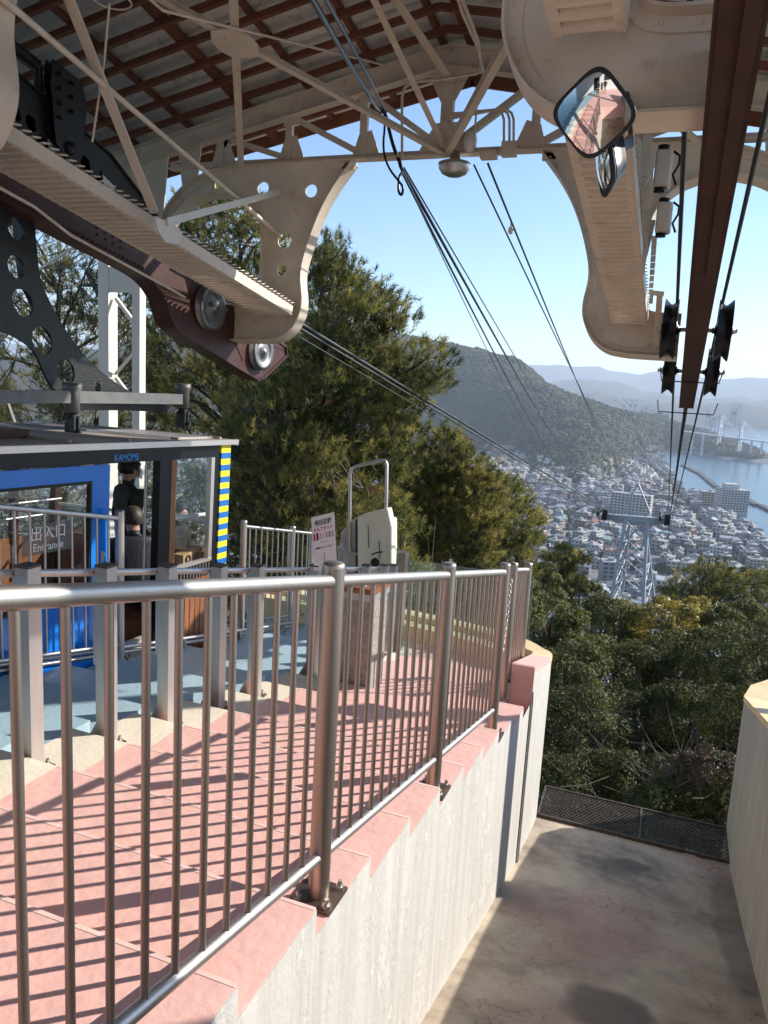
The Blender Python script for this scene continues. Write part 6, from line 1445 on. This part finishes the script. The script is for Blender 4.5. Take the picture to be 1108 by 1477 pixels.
def pine(label, trunk, poly, Y, depth, ncl, tufts=9, L=.15, wdt=.014, need=20, tone=(.35, .45, .18, .02), spread=.42, name='pine_tree', group=None, limbs=26, gapn=.0, twigs=0):
    x0 = min(p[0] for p in poly); x1 = max(p[0] for p in poly); y0_ = min(p[1] for p in poly); y1_ = max(p[1] for p in poly)
    px = NR.uniform(x0, x1, ncl*6); py = NR.uniform(y0_, y1_, ncl*6); k = in_poly(px, py, poly); px, py = px[k][:int(ncl*1.15)], py[k][:int(ncl*1.15)]
    ed = edge_dist(px, py, poly); kk_ = ed > .38*spread/Y*FPX; px, py, ed = px[kk_], py[kk_], ed[kk_]; half = min(x1-x0, y1_-y0_)*.38; q_ = np.clip(ed/half, 0, 1); dm = depth*np.sqrt(1-(1-q_)**2)
    # favour the outside of the crown volume
    s_ = NR.uniform(-1, 1, len(px)); s_ = np.sign(s_)*np.abs(s_)**.55
    C_ = PYn(px, py, Y+s_*dm)
    tk = [PY(a, b_, Y) for a, b_ in trunk]; tk[-1] = tk[-1].lerp(tk[-2], .38); tk_np = np.array([list(p) for p in tk]); t = thing(name, label, 'tree', tk[0], group)
    # gaps: drop clusters where a noise field is low
    if gapn:
        keep = np.array([noise.noise(Vector(c)*.9) for c in C_]) > gapn-1; C_ = C_[keep]
    def trunk_at(z):
        zz = tk_np[:, 2]; z = np.clip(z, zz.min(), zz.max()); return np.stack([np.interp(z, zz, tk_np[:, 0]), np.interp(z, zz, tk_np[:, 1]), z], 1)
    anchor = trunk_at(C_[:, 2]-.45*np.hypot(C_[:, 0]-tk_np[:, 0].mean(), C_[:, 1]-Y)-.2)
    out = unit(C_-anchor); axes = unit(out*np.array([1, 1, .6])+np.array([0, 0, .45]))
    # tufts of each cluster: along and around the shoot
    n = len(C_); tp = np.repeat(C_, tufts, 0)+unit(NR.normal(size=(n*tufts, 3)))*(NR.uniform(.2, 1, n*tufts)**.6*spread)[:, None]*np.array([1, 1, .5]); ta = unit(np.repeat(axes, tufts, 0)+NR.normal(size=(n*tufts, 3))*.38+np.array([0, 0, .25]))
    V_ = needle_mesh(tp, ta, need, L, wdt)
    cl = NR.choice(4, size=n, p=np.array(tone)/sum(tone)); cm = np.where(NR.uniform(size=n*tufts) < .75, np.repeat(cl, tufts), NR.choice(4, size=n*tufts, p=np.array(tone)/sum(tone)))
    bulk('needles', V_-np.array(t.location), 3, PN, np.repeat(cm, need), parent=t)
    r0 = .03*Y/2
    mb = MB(); P = []
    for a, b_ in zip(tk, tk[1:]):
        for j in range(5): P.append(a.lerp(b_, j/5)+V(NR.normal()*.04, NR.normal()*.04, 0))
    P.append(tk[-1]); rr_ = [.17*(1-.85*i/len(P)) for i in range(len(P))]; mb.tube(P, rr_, 9); mb.build('trunk', BARK, t)
    mb = MB(); order = NR.permutation(n)[:limbs]; lim = []
    for i in order:
        a, b_ = Vector(anchor[i]), Vector(C_[i]); m_ = (a+b_)/2+V(NR.normal()*.15, NR.normal()*.15, .18*(b_-a).length*.4); m1 = a.lerp(m_, .5)+V(0, 0, .05)
        pts = [a, m1, m_, (m_+b_)/2+V(0, 0, -.03), b_]; mb.tube(pts, [.065, .052, .04, .028, .012], 6); lim.append(np.array([list(p) for p in pts]))
    mb.build('limb', BARK, t, kind='stuff'); LP = np.concatenate(lim)
    mb = MB()
    for i in range(n):
        d2 = ((LP-C_[i])**2).sum(1); j = int(np.argmin(d2+(LP[:, 2] > C_[i][2])*1.0)); a = Vector(LP[j]); b_ = Vector(C_[i])+Vector(axes[i])*.1; mb.tube([a, (a+b_)/2+V(0, 0, -.06), b_], [.018, .013, .006], 4, caps=False)
    for i in range(twigs):
        a = Vector(LP[NR.integers(len(LP))]); d = Vector(unit(NR.normal(size=(1, 3)))[0]); mb.tube([a, a+d*.35+V(0, 0, .1), a+d*.7+V(NR.normal()*.12, 0, .1)], [.012, .008, .003], 4, caps=False)
    mb.build('twigs', TWIG, t, kind='stuff')
    return t
pine('big dark green pine with pointed top rising behind the left front hanger', [(428, 900), (440, 780), (452, 690), (462, 560), (468, 440), (472, 335)],
     [(471, 320), (492, 345), (515, 372), (508, 392), (560, 392), (556, 412), (598, 418), (604, 440), (590, 474), (560, 492), (600, 482), (628, 486), (664, 512), (662, 545), (628, 572), (618, 590), (600, 640), (596, 700), (560, 760), (520, 800), (440, 810), (350, 800), (320, 700), (330, 600), (380, 570), (415, 500), (436, 420), (446, 360)], 15.5, 2.4, 1050, tufts=10, need=22, tone=(.42, .42, .14, .02), limbs=46)
pine('pale olive pine seen through the arch above the left girder', [(300, 900), (318, 700), (330, 560), (345, 420), (350, 290)],
     [(240, 290), (290, 262), (345, 262), (392, 292), (436, 330), (452, 440), (446, 540), (400, 600), (330, 640), (250, 640), (200, 600), (196, 420), (228, 340)], 19, 2.2, 620, tufts=9, need=20, L=.18, wdt=.018, tone=(.2, .42, .34, .04), limbs=40, twigs=120)
pine('bushy yellow green pine below the big pine behind the ticket box', [(400, 960), (400, 860), (395, 740), (390, 600)],
     [(345, 545), (400, 560), (455, 600), (500, 640), (560, 690), (600, 740), (610, 800), (600, 880), (420, 900), (330, 900), (300, 780), (290, 660), (310, 570)], 13.2, 1.3, 520, tufts=9, need=20, L=.14, wdt=.012, tone=(.28, .44, .25, .03), limbs=40, twigs=60)
pine('tangled pine with many bare branches behind the cable car cabin', [(60, 960), (70, 760), (90, 560), (80, 330)],
     [(-80, 250), (20, 262), (90, 300), (160, 330), (215, 400), (240, 520), (262, 620), (330, 700), (340, 900), (250, 960), (-80, 960)], 20, 2.4, 1500, tufts=8, need=18, L=.18, wdt=.017, tone=(.3, .42, .22, .06), limbs=70, twigs=500)
pine('yellow olive pine to the right of the big pine with a spiky top', [(640, 980), (642, 860), (646, 740), (646, 628)],
     [(556, 690), (585, 640), (626, 632), (645, 598), (664, 634), (700, 662), (728, 688), (722, 740), (722, 800), (700, 845), (600, 850), (550, 800)], 21, 1.8, 760, tufts=9, need=20, L=.17, wdt=.02, tone=(.2, .46, .32, .02), limbs=36)
pine('rounded olive green pine at the right end of the pine row', [(730, 990), (726, 880), (720, 780), (716, 690)],
     [(700, 684), (728, 678), (756, 700), (778, 732), (781, 775), (770, 815), (775, 850), (735, 870), (680, 860), (670, 780), (672, 720)], 25, 2.0, 300, tufts=9, need=18, L=.19, wdt=.022, tone=(.3, .46, .22, .02), limbs=30)
pine('small dark flat topped pine left of the pylon', [(812, 960), (815, 880), (822, 800)],
     [(782, 800), (800, 786), (828, 790), (852, 806), (858, 820), (836, 826), (846, 846), (820, 862), (792, 856), (780, 830)], 36, 1.6, 130, tufts=8, need=16, L=.24, wdt=.03, tone=(.75, .2, .04, .01), limbs=16)
pine('flat layered pine right of the pylon with a bare trunk', [(1000, 980), (1002, 900), (1010, 860), (1020, 812)],
     [(955, 858), (972, 826), (1010, 808), (1040, 806), (1062, 820), (1108, 822), (1140, 832), (1130, 862), (1070, 868), (1040, 880), (985, 884), (950, 878)], 50, 3.0, 190, tufts=8, need=14, L=.34, wdt=.045, tone=(.4, .45, .13, .02), limbs=22, spread=.6)
def broadleaf(label, px, py, rx, ry, Y, leaf, tone='dark', n=6000, mix=(.5, .35, .15), name='evergreen_bush', group=None, cat='bush', ncl=70, bare=0, dep=None):
    c = PY(px, py, Y); RX, RZ = rx/FPX*Y*1.05, ry/FPX*Y*1.05; RY = dep or RX*.9
    zg = land_z(c.x, c.y); t = thing(name, label, cat, (c.x, c.y, min(zg, c.z-RZ)), group)
    d = unit(NR.normal(size=(ncl, 3))); lump = np.array([1+.22*noise.noise(Vector(v)*1.6+Vector((px, py, 0))) for v in d]); cc = d*lump[:, None]*np.array([RX, RY, RZ])*.86*NR.uniform(.82, 1.05, ncl)[:, None]
    kk = NR.integers(0, ncl, n); rc = min(RX, RZ)*.30*NR.uniform(.7, 1.3, ncl)[kk]
    off = unit(NR.normal(size=(n, 3))+d[kk]*.7)*(NR.uniform(.35, 1, n)**.5*rc)[:, None]
    p = cc[kk]+off*np.array([1.1, 1.1, .8])
    nrm = unit(unit(off)+NR.normal(size=(n, 3))*.75+np.array([0, 0, .5])); u = unit(np.cross(nrm, NR.normal(size=(n, 3)))); w_ = np.cross(nrm, u); s = leaf*NR.uniform(.6, 1.25, n)[:, None]
    v = np.stack([p-u*s, p+w_*s*.42, p+u*s, p-w_*s*.42], 1).reshape(-1, 3)
    clm = NR.choice(3, size=ncl, p=mix); m_ = np.where(NR.uniform(size=n) < .6, clm[kk], NR.choice(3, size=n, p=mix))
    bulk('leaves', v+np.array([0, 0, c.z-t.location.z]), 4, LV[tone], m_, parent=t)
    mb = MB(); L_ = t.location; mb.tube([L_+V(0, 0, -.3), L_.lerp(c, .5)+V(.1, 0, 0), c+V(0, 0, RZ*.2)], [.11, .08, .04], 7)
    mb.build('trunk', BARK, t); mb = MB()
    for i in range(ncl//2): e = c+Vector(cc[i]); a = c+V(0, 0, -RZ*.5); mb.tube([a, a.lerp(e, .5)+V(0, 0, -.1), e], [.03, .02, .008], 4, caps=False)
    for i in range(bare): e = c+Vector(cc[NR.integers(ncl)]); dd = V(*NR.normal(size=3))*.3*rx/60; mb.tube([e, e+dd, e+dd*1.7+V(0, 0, .15)], [.012, .008, .004], 4, caps=False)
    mb.build('branches', TWIG, t, kind='stuff'); return t
G1 = 'evergreen bushes on the slope below the station'
B = [  # px, py, rx, ry, Y, leaf, tone, n, label
 (795, 900, 42, 46, 26, .085, 'dark', 6000, 'bush with yellowish leaves just beyond the curved wall end', (.3, .5, .2), 0),
 (835, 870, 36, 30, 38, .12, 'dark', 4500, 'low bush below the small flat topped pine', (.45, .4, .15), 10),
 (868, 905, 40, 42, 33, .10, 'dark', 6500, 'rounded bush with small bright leaves at the foot of the pylon', (.45, .35, .2), 10),
 (925, 948, 40, 26, 33, .11, 'dark', 5500, 'grey twiggy bush in front of the yellow shrubs', (.3, .3, .4), 90),
 (900, 893, 32, 22, 37, .12, 'yellow', 3500, 'small yellow green shrub left of the brighter yellow one', (.5, .4, .1), 0),
 (962, 900, 44, 30, 33, .11, 'yellow', 5000, 'bright yellow green shrub below the layered pine', (.25, .5, .25), 0),
 (1012, 888, 30, 22, 36, .11, 'yellow', 3500, 'olive yellow shrub at the right end of the yellow shrubs', (.3, .5, .2), 0),
 (1080, 912, 56, 32, 34, .11, 'dark', 6500, 'broad bush under the layered pine at the right edge', (.4, .4, .2), 0),
 (1100, 880, 40, 26, 44, .13, 'dark', 4500, 'farther bush at the right edge above the others', (.35, .45, .2), 0),
 (815, 975, 50, 50, 21, .07, 'dark', 8500, 'dense bush close behind the end of the trough wall', (.4, .42, .18), 0),
 (885, 975, 60, 48, 24, .075, 'dark', 9500, 'sunlit bush with sparkling leaves in the middle of the slope', (.4, .35, .25), 20),
 (965, 975, 60, 48, 25, .075, 'dark', 9500, 'bush right of the middle one with glossy leaves', (.45, .35, .2), 0),
 (1045, 965, 66, 52, 24, .075, 'dark', 9500, 'tall glossy bush beside the right hand wall', (.5, .32, .18), 0),
 (1110, 960, 50, 60, 20, .065, 'dark', 7500, 'dark bush cut by the right edge of the view', (.55, .32, .13), 0),
 (825, 1060, 60, 58, 16.5, .055, 'dark', 10500, 'dark bush behind the trough wall with bare twigs', (.6, .3, .1), 90),
 (910, 1060, 62, 54, 18, .058, 'dark', 10500, 'shaded bush above the grating', (.65, .25, .1), 0),
 (995, 1055, 62, 58, 18, .058, 'dark', 10500, 'shaded glossy bush near the right wall end', (.62, .26, .12), 0),
 (1075, 1050, 50, 60, 16, .055, 'dark', 7500, 'shaded bush half hidden by the right wall', (.7, .2, .1), 0),
 (820, 1150, 66, 56, 13.5, .048, 'dark', 9500, 'lowest dark bush at the left end of the grating', (.75, .2, .05), 40),
 (905, 1150, 62, 56, 13.8, .048, 'dark', 9500, 'lowest dark bush behind the middle of the grating', (.75, .2, .05), 60),
 (1020, 1140, 46, 56, 13.0, .045, 'brown', 6500, 'bush with dead reddish brown leaves near the right wall', (.35, .3, .35), 120),
 (965, 1175, 50, 46, 12.6, .045, 'dark', 6500, 'dark bush beside the brown leaved one', (.7, .2, .1), 60),
 (1070, 1190, 50, 60, 12.6, .045, 'dark', 5500, 'dark bush hidden behind the right wall', (.8, .15, .05), 0),
 (640, 880, 56, 46, 15.5, .055, 'dark', 7500, 'bush behind the curved parapet below the olive pine', (.4, .4, .2), 60),
 (725, 868, 48, 44, 17, .06, 'dark', 7500, 'bush with grey twigs behind the glass screen', (.35, .4, .25), 70),
 (775, 850, 34, 34, 29, .09, 'dark', 5000, 'small bush below the rounded olive pine', (.35, .45, .2), 20),
 (560, 900, 60, 46, 14.5, .055, 'dark', 6500, 'bush behind the stair lift', (.45, .4, .15), 40),
]
for (px, py, rx, ry, Y, leaf, tone, n, lb, mx, bare) in B:
    broadleaf(lb, px, py, rx*1.12, ry*1.12, Y, leaf*.78, tone, int(n*1.5), mx, group=G1 if tone == 'dark' else None, bare=bare, cat='shrub' if tone != 'dark' else 'bush', name='evergreen_bush' if tone == 'dark' else 'yellow_shrub' if tone == 'yellow' else 'withered_shrub')
# woods on the rest of the slope
out = []; rr = random.Random(33)
for _ in range(2600):
    a = math.radians(rr.uniform(-80, 60)); r = 30+370*math.sqrt(rr.random()); x, y = r*math.sin(a), r*math.cos(a); z = land_z(x, y)
    pxl = az_of(770) < a < az_of(1108) and r < 130
    s = rr.uniform(1.6, 3.0); top = z+s*1.2
    if pxl and top/r > -.26: continue
    out.append(quads[rr.randrange(5)]*np.array([s, s, s*.9])+np.array([x, y, z+s*.3]))
bulk('slope_woods', np.concatenate(out), 4, [FORM], smooth=True, kind='stuff')
